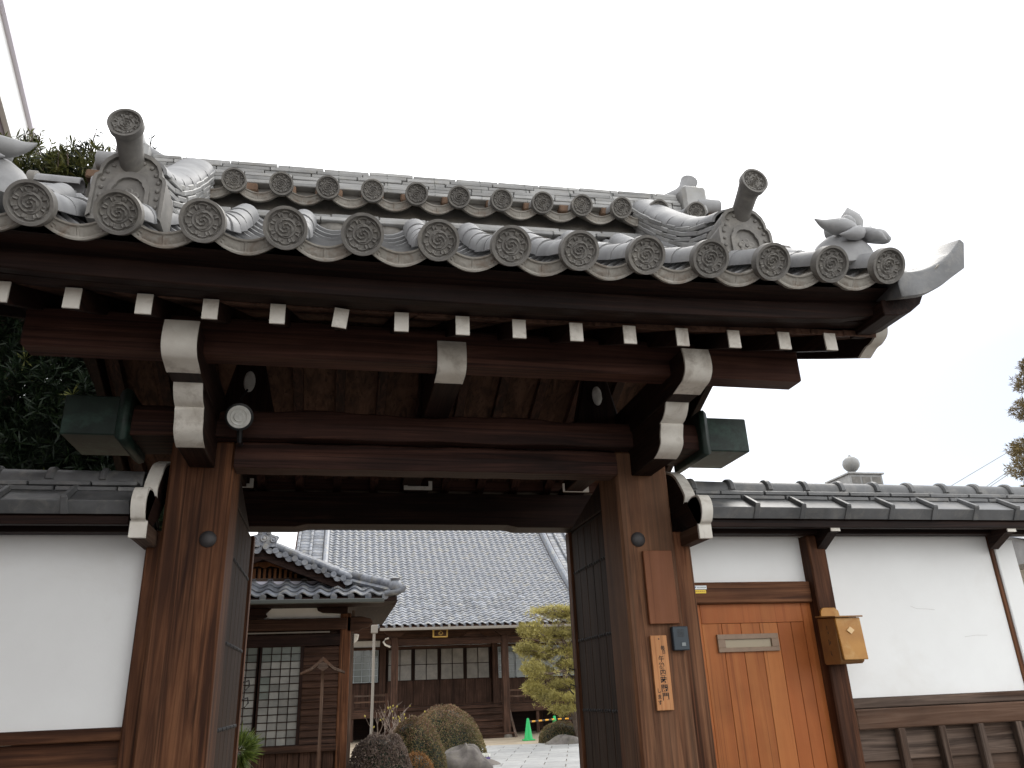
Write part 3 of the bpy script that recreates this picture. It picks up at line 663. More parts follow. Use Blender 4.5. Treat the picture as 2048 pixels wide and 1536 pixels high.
def _r():
    b = halftube(MB(), .060, .057, 0, .246, .012, 12, .03)
    v = []; n = 12
    rs = [(0, .062), (.008, .072), (.03, .074), (.042, .062)]
    for (y, r) in rs: v += [(r*cos(pi*k/n), y, r*sin(pi*k/n)) for k in range(n+1)]
    b.add(v, [(i*13+k, i*13+k+1, (i+1)*13+k+1, (i+1)*13+k) for i in range(3) for k in range(n)])
    return b.mesh('coping_cap_tile', MAT['cope'], smooth=35)
RCAP = _r()
CNOSHI = MB().box(0, .272, 0, .17, 0, .026).mesh('coping_course_tile', MAT['cope'], bevel=.004)
def coping(wall, x0, x1):
    yE, zE = 3.85, 2.488
    n = int((x1-x0)/.2835+.5); ph = atan2(.095, .155)
    bed = MB().prism([(3.90, 2.425), (4.42, 2.425), (4.50, 2.44), (4.25, 2.62), (4.10, 2.62), (3.88, 2.462)], 'x', x0, x1).build('coping_bed', W['darkx'], wall)
    for i in range(n):
        x = x0+i*.2835
        link('coping_tile', FLAT, bed, (x, yE+jit(.002), zE), (ph+jit(.006), 0, 0)); 
        link('coping_tile', FLAT, bed, (x+.2835, 4.50, zE), (ph, 0, pi))
    for lay in range(2):
        x = x0-(.12 if lay else 0); 
        while x < x1-.02:
            lo_, hi_ = max(x, x0), min(x+.272, x1+.03*(1-lay))
            if hi_-lo_ > .03: link('coping_course_tile', CNOSHI, bed, (lo_, 3.945+lay*.012+jit(.003), 2.566+lay*.0285), (.02, jit(.006), jit(.006)), ((hi_-lo_)/.275, 1.95, .92))
            x += .275
    x = x0
    while x < x1-.05:
        L_ = min(.240, x1-x); link('coping_cap_tile', RCAP, bed, (x, 4.075, 2.640), (0, 0, -pi/2), (1, L_/.238, 1)); x += .240
    MB().box(x0, x1, 3.885, 3.93, 2.395, 2.436).build('coping_fascia', W['darkx'], wall, bevel=.003)
    MB().box(x0, x1, 4.02, 4.10, 2.385, 2.43).build('wall_plate', W['darkx'], wall, bevel=.003)
    return bed
def carved_bracket(wall, xo, sgn):
    """scrolled verge board against the gate post with white edge, and its bearer"""
    xa, xb = xo, xo+sgn*.058
    pts = smoothpts([(4.18, 2.78), (4.06, 2.73), (3.99, 2.66), (3.94, 2.585), (3.955, 2.545)], 5)
    p2_ = smoothpts([(3.905, 2.535), (3.86, 2.550), (3.79, 2.545), (3.755, 2.505), (3.75, 2.455), (3.775, 2.405), (3.80, 2.395)], 5)
    poly = pts+p2_+[(3.95, 2.40), (4.05, 2.45), (4.2, 2.6)]
    o = MB().prism(poly, 'x', min(xa, xb), max(xa, xb)).build('verge_board', W['darky'], wall, bevel=.003)
    for q in (pts, p2_):
        outer = [(y-.005, z+.001) for y, z in q]; inner = [(y+.012, z-.006) for y, z in q]
        MB().prism(outer+inner[::-1], 'x', min(xa, xb)-.002, max(xa, xb)+.002).build('painted_edge', MAT['paint'], o)
    xm = xo+sgn*.03
    be = MB().box(xm-.036, xm+.036, 3.81, 4.2, 2.318, 2.394).build('bearer', W['greyy'], wall, bevel=.005)
    MB().box(xm-.037, xm+.037, 3.802, 3.82, 2.317, 2.396).build('painted_end', MAT['paint'], be, bevel=.002)
# right wall
wr = thing('plaster_wall', 'white plaster wall with tiled coping, lattice base and a narrow side door', 'wall', (3.0, 4.2, 0))
coping(wr, 1.945, 4.30)
carved_bracket(wr, 1.868, 1)
MB().box(1.812, 1.918, 4.05, 4.25, .02, 2.40).build('jamb_post', W['greyz'] if False else MAT['postR'], wr, bevel=.008)
MB().box(2.652, 2.766, 4.055, 4.27, .02, 2.384).build('wall_post', W['brownz'], wr, bevel=.008)
MB().box(1.918, 2.652, 4.14, 4.22, 2.128, 2.39).build('plaster_panel', MAT['plaster'], wr)
MB().box(1.918, 2.652, 4.10, 4.24, 2.012, 2.128).build('door_lintel', W['brownx'], wr, bevel=.006)
b = MB().box(2.766, 3.945, 4.125, 4.23, 1.496, 2.397).build('plaster_panel', MAT['plaster'], wr)
# fine cracks in the plaster
for pts in ([(3.30, 1.98), (3.34, 1.965), (3.40, 1.963), (3.46, 1.957)], [(3.62, 1.80), (3.70, 1.808), (3.78, 1.806)]):
    MB().tube([(x, 4.1245, z) for x, z in pts], .0006, 4).build('plaster_crack', MAT['crack'], b)
MB().box(3.947, 3.973, 4.112, 4.25, 1.34, 2.40).build('end_post', W['brownz'], wr, bevel=.003)
MB().box(3.978, 4.125, 4.11, 4.30, .02, 2.37).build('end_pier', MAT['plaster'], wr, bevel=.006)
MB().box(2.766, 3.945, 4.085, 4.24, 1.443, 1.494).build('sill_rail', W['greyx'], wr, bevel=.004)
MB().box(2.770, 3.945, 4.065, 4.24, 1.338, 1.440).build('lower_rail', W['greyx'], wr, bevel=.006)
for x in (2.665, 3.85):
    be = MB().box(x+.045, x+.105, 3.90, 4.06, 2.372, 2.424).build('bearer', W['darky'], wr, bevel=.003)
    MB().box(x+.046, x+.104, 3.893, 3.901, 2.376, 2.420).build('painted_end', MAT['paint'], be)
    MB().prism([(4.06, 2.30), (4.06, 2.375), (3.92, 2.375)], 'x', x+.045, x+.105).build('bearer_brace', W['darky'], wr)
z = 1.336; k = 0
while z > .1:
    z2 = z-.155; b = MB().hexa([(2.766, 4.105, z2), (3.945, 4.105, z2), (3.945, 4.125, z2), (2.766, 4.125, z2), (2.766, 4.128, z+.012), (3.945, 4.128, z+.012), (3.945, 4.148, z+.012), (2.766, 4.148, z+.012)])
    b.build('clapboard', W['greyx'], wr, bevel=.002); z = z2
for x in (3.03, 3.285, 3.535, 3.785):
    MB().box(x-.021, x+.021, 4.062, 4.104, .1, 1.338).build('batten', W['greyz'], wr, bevel=.004)
MB().box(2.766, 3.945, 4.06, 4.26, .02, .1).build('plinth', MAT['stone'], wr, bevel=.01)
# side door
dr = MB().box(1.926, 2.648, 4.150, 4.19, .06, 2.012).build('side_door', MAT['door'], wr, bevel=.003)
MB().box(1.922, 1.966, 4.132, 4.152, .06, 2.012).build('door_stile', MAT['door'], dr, bevel=.002); MB().box(2.590, 2.650, 4.132, 4.152, .06, 2.012).build('door_stile', MAT['door'], dr, bevel=.002)
MB().box(1.967, 2.589, 4.132, 4.152, 1.908, 2.012).build('door_rail', MAT['door'], dr, bevel=.002)
xs = [1.967, 2.085, 2.20, 2.315, 2.425, 2.51, 2.589]
for i in range(6): MB().box(xs[i]+.0012, xs[i+1]-.0012, 4.135, 4.152, .06, 1.907).build('door_plank', MAT['door'], dr, bevel=.0012)
fr = MB(); x0, x1, z0, z1 = 2.044, 2.412, 1.757, 1.850
for q in ((x0, x1, z1-.027, z1), (x0, x1, z0, z0+.023), (x0, x0+.045, z0+.023, z1-.027), (x1-.045, x1, z0+.023, z1-.027)): fr.box(q[0], q[1], 4.120, 4.136, q[2], q[3])
so_ = fr.build('letter_slot', MAT['bronze'], dr, bevel=.0015)
MB().box(x0+.03, x1-.03, 4.1305, 4.1345, z0+.015, z1-.015).build('slot_flap', MAT['slotin'], so_)
# left wall
wl = thing('plaster_wall', 'plain white plaster wall beside the gate with timber base rail', 'wall', (-2.5, 4.2, 0))
coping(wl, -3.80, -.965)
carved_bracket(wl, -.872, -1)
MB().box(-.915, -.842, 4.06, 4.26, .02, 2.40).build('jamb_post', W['brownz'], wl, bevel=.008)
MB().box(-3.80, -.915, 4.125, 4.23, 1.522, 2.40).build('plaster_panel', MAT['plaster'], wl)
MB().box(-3.80, -.915, 4.085, 4.24, 1.468, 1.520).build('sill_rail', W['greyx'] if False else W['brownx'], wl, bevel=.004)
z = 1.466
while z > .1:
    z2 = z-.155; MB().hexa([(-3.8, 4.105, z2), (-.915, 4.105, z2), (-.915, 4.125, z2), (-3.8, 4.125, z2), (-3.8, 4.128, z+.0), (-.915, 4.128, z+.0), (-.915, 4.148, z), (-3.8, 4.148, z)]).build('clapboard', W['brownx'], wl, bevel=.002); z = z2
MB().box(-3.8, -.915, 4.06, 4.26, .02, .1).build('plinth', MAT['stone'], wl, bevel=.01)
MB().prism([(-.95, 2.66), (-.72, 2.66), (-.74, 2.80), (-.80, 2.83), (-.93, 2.78)], 'y', 4.30, 4.42).build('carved_end', W['greyx'], wl, bevel=.02)

# ------------------------------------------------------------------ things fixed to the gate and wall
tag(MB().box(1.602, 1.768, 3.974, 3.998, 1.902, 2.283).build('wooden_plaque', MAT['plaque'], bevel=.003), 'blank reddish brown wooden plaque on the gate post above the lettered sign', 'plaque')
sg = thing('wooden_sign', 'narrow pale cedar sign with brush-written closing time', 'sign', (1.643, 3.985, 1.484))
MB().box(1.598, 1.688, 3.980, 3.9985, 1.485, 1.845).build('board', MAT['sign'], sg, bevel=.002)
def text(ch, x, z, size, y, mat, parent, name='character', sx=1.0):
    cu = bpy.data.curves.new('t', 'FONT'); cu.body = ch; cu.size = size; cu.extrude = .0003; cu.align_x = 'CENTER'; cu.align_y = 'CENTER'
    cu.offset = .0006*size/.04
    to = bpy.data.objects.new('t', cu); C.objects.link(to)
    dg = bpy.context.evaluated_depsgraph_get(); me = bpy.data.meshes.new_from_object(to.evaluated_get(dg)); bpy.data.objects.remove(to)
    me.materials.clear(); me.materials.append(mat)
    return link(name, me, parent, (x, y, z), (pi/2, 0, 0), (sx, 1, 1))
for ch, x, z, s_ in (('毎', 1.660, 1.782, .024), ('日', 1.664, 1.762, .020), ('午', 1.646, 1.728, .032), ('後', 1.646, 1.693, .036), ('四', 1.648, 1.660, .034), ('時', 1.648, 1.625, .037), ('閉', 1.648, 1.586, .040), ('門', 1.650, 1.547, .040), ('し', 1.617, 1.577, .024), ('ま', 1.617, 1.548, .025), ('す', 1.617, 1.521, .025)):
    text(ch, x, z, s_, 3.9795, MAT['ink'], sg)
MB().lathe([(.004, 0), (.003, .003)], 8).xf(Matrix.Translation((1.643, 3.980, 1.828)) @ Matrix.Rotation(pi/2, 4, 'X')).build('nail', MAT['iron'], sg)
ic = thing('intercom', 'small dark intercom box beside the lettered sign', 'intercom', (1.762, 3.985, 1.766))
MB().box(1.718, 1.806, 3.965, 3.9985, 1.768, 1.887).build('body', MAT['intercom'], ic, bevel=.004)
for k in range(6): MB().box(1.744, 1.78, 3.9635, 3.966, 1.836+k*.0065, 1.8385+k*.0065).build('speaker_slot', MAT['black'], ic)
MB().box(1.762, 1.784, 3.962, 3.966, 1.788, 1.806).build('button', MAT['button'], ic, bevel=.001)
st = thing('sticker', 'white security sticker with blue mark on the side door lintel', 'sticker', (1.96, 4.098, 2.09))
MB().box(1.923, 2.006, 4.0965, 4.0985, 2.090, 2.110).build('label_sheet', MAT['whitep'], st)
MB().prism([(1.928, 2.104), (1.938, 2.106), (1.944, 2.104), (1.936, 2.094)], 'y', 4.0955, 4.0962).build('blue_mark', MAT['bluep'], st)
for k in range(7): MB().box(1.948+k*.008, 1.953+k*.008, 4.0955, 4.0962, 2.097, 2.103).build('print_mark', MAT['greyp'], st)
st = thing('sticker', 'small yellow sticker under the white one on the door lintel', 'sticker', (1.96, 4.098, 2.07))
MB().box(1.923, 2.000, 4.0965, 4.0985, 2.068, 2.087).build('label_sheet', MAT['yellowp'], st)
for k in range(6): MB().box(1.930+k*.011, 1.937+k*.011, 4.0955, 4.0962, 2.078, 2.081).build('print_mark', MAT['maildark'], st)
mb_ = thing('mailbox', 'worn ochre metal mailbox hung on the wall post beside the side door', 'mailbox', (2.70, 4.0, 1.68))
prof = [(3.895, 1.70), (3.90, 1.682), (3.92, 1.672), (4.04, 1.672), (4.05, 1.68), (4.05, 1.915), (3.895, 1.908)]
MB().prism(prof, 'x', 2.625, 2.768).build('box_body', MAT['maildark'], mb_, bevel=.003)
MB().hexa([(2.628, 3.868, 1.690), (2.772, 3.868, 1.690), (2.772, 3.882, 1.690), (2.628, 3.882, 1.690), (2.622, 3.878, 1.905), (2.772, 3.878, 1.905), (2.772, 3.893, 1.905), (2.622, 3.893, 1.905)]).build('front_flap', MAT['mail'], mb_, bevel=.003)
MB().hexa([(2.612, 3.862, 1.906), (2.782, 3.862, 1.906), (2.782, 4.05, 1.920), (2.612, 4.05, 1.920), (2.612, 3.862, 1.914), (2.782, 3.862, 1.914), (2.782, 4.05, 1.928), (2.612, 4.05, 1.928)]).build('lid', MAT['maildark'], mb_, bevel=.002)
MB().prism([(2.640, 1.92), (2.76, 1.92), (2.755, 1.955), (2.735, 1.972), (2.66, 1.972), (2.645, 1.955)], 'y', 4.03, 4.045).build('back_plate', MAT['mail'], mb_, bevel=.002)
MB().prism([(2.697, 1.820), (2.720, 1.839), (2.697, 1.858), (2.674, 1.839)], 'y', 3.868, 3.8735).build('diamond_mark', MAT['mailmark'], mb_)
for (y, z, l) in ((3.97, 1.87, .02), (3.965, 1.84, .012), (3.972, 1.80, .03), (3.96, 1.79, .015), (3.97, 1.74, .018), (3.966, 1.725, .01)):
    MB().box(2.6238, 2.6246, y, y+.004, z-l, z).build('faded_mark', MAT['iron'], mb_)
fl = thing('flood_light', 'round black flood lamp fixed to the gate beam near the post', 'lamp', (-.50, 3.93, 2.86))
d_ = Vector((.02, -.9, -.38)).normalized(); q = d_.to_track_quat('Z', 'Y').to_matrix().to_4x4()
c = Vector((-.508, 3.80, 2.912)); T = Matrix.Translation(c) @ q
MB().lathe([(.026, -.09), (.044, -.085), (.055, -.045), (.064, .0), (.068, .011), (.060, .014)], 28).xf(T).build('housing', MAT['black'], fl, smooth=40)
MB().lathe([(.056, .0145), (.046, .012), (.040, .0165), (.028, .013), (.022, .018), (.010, .015), (.001, .019)], 28).xf(T).build('lens', MAT['lens'], fl, smooth=True)
MB().tube([c+Vector((0, .06, -.05)), c+Vector((0, .08, -.10)), c+Vector((0, .135, -.10))], .014, 8).build('bracket', MAT['black'], fl)
MB().tube([c+Vector((0, .07, .0)), c+Vector((.02, .12, .06)), c+Vector((-.02, .14, .14)), c+Vector((.0, .20, .22))], .006, 6).build('cable', MAT['black'], fl)
# ------------------------------------------------------------------ wave tiles (shared)
def stile(name, mat, w_=.30, L=.29, th=.032, n=9, amp=1.0):
    def zz(t): return amp*(.034*sin(2*pi*(t-.10))*(.75 if t > .6 or t < .1 else 1.0))
    v = []
    for (y, dz) in ((0, .034), (L, .0)):
        for tt in (0, -th): v += [(w_*k/n, y, zz(k/n)+dz+tt) for k in range(n+1)]
    m = n+1; f = []
    for k in range(n): f += [(k, k+1, 2*m+k+1, 2*m+k), (k, m+k, m+k+1, k+1)]
    return MB().add(v, f).mesh(name, mat, smooth=50)
HT = stile('wave_tile', MAT['htile'])
# ------------------------------------------------------------------ main hall
HX = 4.4
hall = thing('main_hall', 'large temple hall with broad blue grey tiled roof behind the garden', 'building', (HX, 36, 0))
def zh(y): s = y-31.0; return 4.10+.50*s+.021*s*s
def sh(y): return .50+.042*(y-31.0)
xL, xR = -.55, 10.15
ys = [31.0+i*.9 for i in range(13)]
v = []; prof = [(y, zh(y)-.03) for y in ys]+[(ys[-1]+9, zh(ys[-1])-6), (ys[-1]+9, 3.6), (36.5, 4.2), (31.2, 3.98)]
hr = MB().prism([(33.6, zh(33.6)-.06)]+[(y, zh(y)-.03) for y in ys if y > 33.6]+[(47, zh(ys[-1])-.2), (52, 4.0), (34.5, 3.9)], 'x', -2.0, 11.6).build('roof', W['hallx'], hall)
MB().prism([(31.02, 4.0), (31.0, 4.08)]+[(y, zh(y)-.035) for y in ys if y < 34.6]+[(34.5, 4.3)], 'x', 1.52, 10.15).build('porch_roof', W['hallx'], hall)
TW = .30; cols = int((xR-xL)/TW)
tiles = []
y = 31.0; row = 0
while y < 41.6:
    for c in range(cols):
        x = xL+c*TW
        if x < 1.45 and y < 33.6: continue
        tiles.append((row, x, y))
    y += .245/sqrt(1+sh(y)**2); row += 1
near = [t for t in tiles if t[1] < 8.2][:300]; nset = set(near)
rest = MB(); base_v = [Vector(q.co) for q in HT.vertices]; base_f = [tuple(p.vertices) for p in HT.polygons]
for t in tiles:
    r_, x, y = t; ph = atan2(sh(y), 1); mloc = (x+jit(.004), y, zh(y)+.03+jit(.004))
    if t in nset: link('wave_tile', HT, hr, mloc, (ph+jit(.012), jit(.01), jit(.012)))
    else:
        mm = Matrix.Translation(mloc) @ Euler((ph+jit(.012), jit(.01), jit(.012))).to_matrix().to_4x4(); rest.add([mm @ q for q in base_v], base_f)
o = rest.build('roof_tiling', MAT['htile'], hr, smooth=50, fix=False); o['kind'] = 'stuff'
# eave end rolls
for c in range(cols):
    x = xL+c*TW
    if 1.45 < x < 8.4: MB().tube([(x+.02, 30.96, 4.085), (x+.02, 31.02, 4.10)], .052, 10).build('eave_roll', MAT['htile'], hr, smooth=True)
# verge and descending ridges
for x0, w2, h in ((-.72, .30, .26), (10.0, .30, .26)):
    b = MB(); v = []
    yy = [33.7+i*.75 for i in range(11)]
    for y in yy: v += [(x0, y, zh(y)-.02), (x0+w2, y, zh(y)-.02), (x0+w2*.8, y, zh(y)+h), (x0+w2*.5, y, zh(y)+h+.07), (x0+w2*.2, y, zh(y)+h)]
    b.add(v, [(i*5+j, i*5+(j+1) % 5, i*5+5+(j+1) % 5, i*5+5+j) for i in range(10) for j in range(5)]+[tuple(range(5)), tuple(range(50, 55))]).build('descending_ridge', MAT['htile'], hr)
    MB().prism([(x0-.06, zh(33.7)-.05), (x0+w2+.06, zh(33.7)-.05), (x0+w2+.02, zh(33.7)+.40), (x0+w2/2, zh(33.7)+.52), (x0-.02, zh(33.7)+.40)], 'y', 33.55, 33.7).build('ridge_end_tile', MAT['plaster'] if x0 < 0 else MAT['htile'], hr, bevel=.03)
for x0 in (-1.85, -1.28, 10.75, 11.3):
    y = 33.7
    while y < 41.5:
        MB().tube([(x0, y, zh(y)+.10), (x0, y+.30, zh(y+.30)+.09)], [.075, .068], 10).build('verge_roll', MAT['htile'], hr, smooth=40); y += .30
for x0 in (-1.78, -1.22, 10.38, 10.84):
    y = 33.7
    while y < 41.5:
        ph = atan2(sh(y), 1); link('verge_flat_tile', HT, hr, (x0, y, zh(y)+.03), (ph, 0, 0), (1.6, 1, .35)); y += .22
# gutters
MB().box(1.62, 9.6, 30.86, 30.98, 3.93, 4.03).build('gutter', MAT['gutter'], hall, bevel=.01)
MB().tube([(1.42, 30.9, 4.05), (1.42, 30.9, 2.0), (1.40, 30.9, .05)], .055, 10).build('downpipe', MAT['gutter'], hall, smooth=40)
MB().box(1.30, 1.55, 30.8, 31.0, 3.85, 4.15).build('rain_hopper', MAT['gutter'], hall, bevel=.02)
# porch
for x in (2.28, 6.62):
    MB().box(x-.13, x+.13, 31.87, 32.13, .12, 3.75).build('porch_post', W['hallz'], hall, bevel=.02)
    MB().lathe([(.26, 0), (.24, .12)], 16, (x, 32, 0)).build('base_stone', MAT['stone'], hall)
    MB().hexa([(x-.16, 31.9, 3.74), (x+.16, 31.9, 3.74), (x+.16, 32.1, 3.74), (x-.16, 32.1, 3.74), (x-.42, 31.85, 3.95), (x+.42, 31.85, 3.95), (x+.42, 32.15, 3.95), (x-.42, 32.15, 3.95)]).build('bearing_block', W['hallx'], hall)
MB().box(2.3, 9.0, 31.9, 32.1, 3.44, 3.70).build('porch_beam', W['hallx'], hall, bevel=.02)
no = MB().prism([(2.15, 3.68), (1.95, 3.70), (1.86, 3.62), (1.88, 3.52), (2.0, 3.46), (2.15, 3.44)], 'y', 31.92, 32.08).build('beam_nose', W['hallx'], hall, bevel=.02)
MB().tube([(2.03, 31.9, 3.73), (1.9, 31.9, 3.70), (1.83, 31.9, 3.60), (1.90, 31.9, 3.49), (2.1, 31.9, 3.40)], .035, 8).build('painted_edge', MAT['paint'], no, smooth=True)
MB().prism([(4.75, 3.70), (5.95, 3.70), (5.72, 3.78), (5.55, 3.95), (5.15, 3.95), (4.98, 3.78)], 'y', 31.95, 32.05).build('frog_leg_strut', W['hallx'], hall, bevel=.02)
pq = MB().box(3.72, 4.32, 31.75, 31.83, 3.70, 4.02).build('name_plaque', MAT['gold'], hall, bevel=.02)
MB().box(3.78, 4.26, 31.735, 31.752, 3.75, 3.97).build('plaque_field', W['hallx'], pq); text('心', 4.03, 3.86, .20, 31.732, MAT['gold'], pq)
# hall wall
MB().box(-2.0, 11.0, 36.05, 36.25, 3.60, 4.4).build('plaster_band', MAT['plaster'], hall)
MB().box(-2.0, 11.0, 36.1, 36.3, 1.1, 3.62).build('back_wall', W['hallz'], hall)
MB().box(-2.0, 11.0, 35.95, 36.1, 3.52, 3.64).build('head_rail', W['hallx'], hall, bevel=.01); MB().box(-2.0, 11.0, 35.92, 36.1, 1.10, 1.24).build('floor_rail', W['hallx'], hall, bevel=.01)
for x in (.3, 2.05, 6.98, 8.9, 10.9): MB().box(x-.13, x+.13, 35.85, 36.12, .1, 4.0).build('wall_post', W['hallz'], hall, bevel=.015)
for i in range(4):
    x0, x1 = 2.22+i*1.145, 2.22+(i+1)*1.145
    sc = MB().box(x0+.01, x1-.01, 36.0, 36.05, 1.24, 2.22).build('screen_door', W['hallz'], hall, bevel=.004)
    for q in (x0+.02, x1-.06): MB().box(q, q+.05, 35.985, 36.05, 2.22, 3.52).build('screen_stile', W['darkz'], sc)
    for k in range(2):
        for r_ in range(2):
            MB().box(x0+.08+k*.50, x0+.56+k*.50, 36.02, 36.03, 2.25+r_*.64, 2.86+r_*.64).build('screen_pane', MAT['hallpane'], sc)
    MB().box(x0+.07, x1-.07, 36.0, 36.04, 2.862, 2.888).build('screen_bar', W['darkx'], sc); MB().box((x0+x1)/2-.013, (x0+x1)/2+.013, 36.0, 36.04, 2.22, 3.52).build('screen_bar', W['darkx'], sc)
for (x0, x1) in ((.5, 1.85), (7.15, 7.9), (7.95, 8.75), (9.05, 10.7)):
    wi = MB().box(x0, x1, 36.03, 36.08, 2.22, 3.52).build('lattice_window', MAT['glass'], hall)
    n = max(2, int((x1-x0)/.30))
    for k in range(n+1): xx = lerp(x0, x1, k/n); MB().box(xx-.012, xx+.012, 36.0, 36.035, 2.22, 3.52).build('glazing_bar', MAT['greyp'], wi)
    for k in range(6): zz = lerp(2.22, 3.52, k/5); MB().box(x0, x1, 35.995, 36.03, zz-.010, zz+.010).build('glazing_bar', MAT['greyp'], wi)
# veranda and steps
for i in range(8): MB().box(-2.0, 2.2, 33.4+i*.32, 33.4+i*.32+.31, 1.10, 1.17).build('veranda_board', W['hallx'], hall); MB().box(6.7, 11, 33.4+i*.32, 33.4+i*.32+.31, 1.10, 1.17).build('veranda_board', W['hallx'], hall)
for xa, xb in ((-2.0, 2.2), (6.75, 11)):
    MB().box(xa, xb, 33.34, 33.45, .86, 1.09).build('veranda_beam', W['hallx'], hall, bevel=.01)
    for zz in (1.45, 1.68): MB().box(xa, xb, 33.42, 33.48, zz-.03, zz+.03).build('hand_rail', W['greyx'], hall)
    for k in range(4): xx = lerp(xa+.1, xb-.1, k/3); MB().box(xx-.06, xx+.06, 33.38, 33.5, .05, 1.75).build('veranda_post', W['hallz'], hall)
for i in range(5):
    z = .18+i*.235; y = 31.75+i*.36
    MB().box(2.25, 6.85, y, y+.42, z-.06, z).build('step_tread', W['hallx'], hall, bevel=.008); MB().box(2.27, 6.83, y+.06, y+.10, z-.235, z-.06).build('step_riser', W['hallx'], hall)
MB().box(2.2, 6.85, 33.55, 36.0, 1.10, 1.17).build('porch_floor', W['hallx'], hall)
MB().prism([(31.65, .0), (31.85, .0), (33.5, 1.3), (33.35, 1.4)], 'x', 6.86, 6.95).build('step_stringer', W['greyy'], hall)
MB().box(-2.0, 11, 36.0, 36.2, 0, 1.1).build('foundation_wall', W['darkx'], hall)

# ------------------------------------------------------------------ priests' house on the left of the court
ph_ = thing('priest_house', 'low timber house with tiled gable, latticed screens and louvred boards', 'building', (-1.5, 16, 0))
FY = 15.0
MB().box(-5.0, .20, FY+.05, FY+.2, .0, 3.2).build('wall', W['hallz'], ph_)
MB().box(.08, .27, FY-.06, FY+.16, .05, 3.05).build('corner_post', W['brownz'], ph_, bevel=.012)
MB().box(.275, .33, FY-.03, FY+4.5, .05, 3.1).build('side_wall', W['greyz'], ph_)
MB().box(-5, .20, FY-.10, FY+.05, 2.77, 2.97).build('head_beam', W['hallx'], ph_, bevel=.01)
no = MB().prism([(.20, 2.99), (.45, 2.99), (.62, 2.95), (.66, 2.88), (.58, 2.80), (.48, 2.79), (.42, 2.74), (.20, 2.73)], 'y', FY-.06, FY+.06).build('beam_nose', W['hallx'], ph_, bevel=.01)
MB().prism([(.30, 2.70), (.42, 2.68), (.40, 2.58), (.30, 2.50)], 'y', FY-.03, FY+.04).build('painted_end', MAT['paint'], no, bevel=.01)
MB().box(-5, .15, FY-.02, FY+.04, 2.975, 3.155).build('plaster_band', MAT['plaster'], ph_)
for x in (-1.45, -.30): MB().prism([(x-.30, 3.02), (x-.10, 2.978), (x+.20, 2.978), (x+.26, 3.02), (x+.22, 3.06), (x+.32, 3.155), (x-.42, 3.155)] if x < -1 else [(x-.05, 3.155), (x-.03, 3.10), (x+.06, 3.06), (x+.5, 3.04), (x+.5, 3.155)], 'y', FY-.12, FY-.02).build('carved_bracket', W['darkx'], ph_, bevel=.01)
MB().box(-5, .09, FY-.12, FY+.06, .79, .90).build('sill', W['hallx'], ph_, bevel=.008)
for k in range(24): MB().box(-4.5+k*.19, -4.5+k*.19+.18, FY-.03, FY+.02, .02, .785).build('skirting_board', W['hallz'], ph_, bevel=.004)
MB().box(-5, .09, FY-.06, FY+.05, 2.50, 2.70).build('transom', W['darkx'], ph_, bevel=.006)
MB().box(-5, -.1, FY-.085, FY-.062, 2.72, 2.745).build('lamp_rail', MAT['gutter'], ph_)
for (x0, x1) in ((-1.24, -.585), (-1.98, -1.32), (-2.7, -2.02)):
    sc = MB().box(x0-.06, x0, FY-.055, FY+.0, .90, 2.50).build('screen_frame', W['darkz'], ph_); MB().box(x1, x1+.05, FY-.055, FY, .90, 2.50).build('screen_stile', W['darkz'], sc)
    nc, nr = 4, 13
    for c in range(nc):
        for r_ in range(nr):
            MB().box(lerp(x0, x1, c/nc)+.004, lerp(x0, x1, (c+1)/nc)-.004, FY-.026+jit(.001), FY-.02, lerp(.905, 2.50, r_/nr)+.004, lerp(.905, 2.50, (r_+1)/nr)-.004).build('screen_pane', MAT['shoji'] if (r_ < 11 and not (c == 0 and r_ in (6, 7, 8))) else MAT['glass'], sc)
    for c in range(1, nc): xx = lerp(x0, x1, c/nc); MB().box(xx-.007, xx+.007, FY-.04, FY-.02, .90, 2.50).build('glazing_bar', W['darkz'], sc)
    for r_ in range(nr+1): zz = lerp(.905, 2.50, r_/nr); MB().box(x0, x1, FY-.038, FY-.02, zz-.007, zz+.007).build('glazing_bar', W['darkx'], sc)
for k in range(14):
    z = .91+k*.112; MB().hexa([(-.53, FY-.055, z), (.08, FY-.055, z), (.08, FY-.03, z), (-.53, FY-.03, z), (-.53, FY-.02, z+.118), (.08, FY-.02, z+.118), (.08, FY, z+.118), (-.53, FY, z+.118)]).build('louvre_board', W['hallx'], ph_)
# roof of the house: front lean-to
def zp(y): return 3.20+.46*(y-13.72)
lt = MB().prism([(13.74, 3.12), (13.74, 3.19), (14.55, zp(14.55)-.03), (14.55, 3.3), (15.0, 3.16)], 'x', -5.0, 1.0).build('roof', W['darkx'], ph_)
MB().prism([(.35, 3.25), (1.02, 3.12), (1.06, 3.20), (-.2, 3.72), (-.2, 3.3)], 'y', 14.35, 18.5).build('side_roof', W['darky'], ph_)
PT = stile('wave_tile', MAT['htile'], .285, .27, .02, 9, 1.05)
for c in range(21):
    for r_ in range(4):
        y = 13.72+r_*.225; x = -4.95+c*.285
        if x > .85 - r_*.22: continue
        link('wave_tile', PT, lt, (x, y, zp(y)+.02), (atan2(.46, 1)+jit(.01), jit(.01), jit(.01)))
    x = -4.95+c*.285
    if x < .85: MB().tube([(x+.05, 13.70, 3.195), (x+.05, 13.80, 3.235)], .055, 10).build('eave_roll', MAT['htile'], lt, smooth=True)
for k in range(14):
    y = 14.4+k*.27
    link('wave_tile', PT, lt, (1.05, y, 3.24), (0, -.42, pi/2)) 
MB().box(-5, .78, 13.62, 13.72, 3.09, 3.16).build('gutter', MAT['gutterd'], ph_, bevel=.01)
MB().box(-5, -.33, 14.36, 14.42, 3.50, 3.55).build('flashing', MAT['fascia'], ph_)
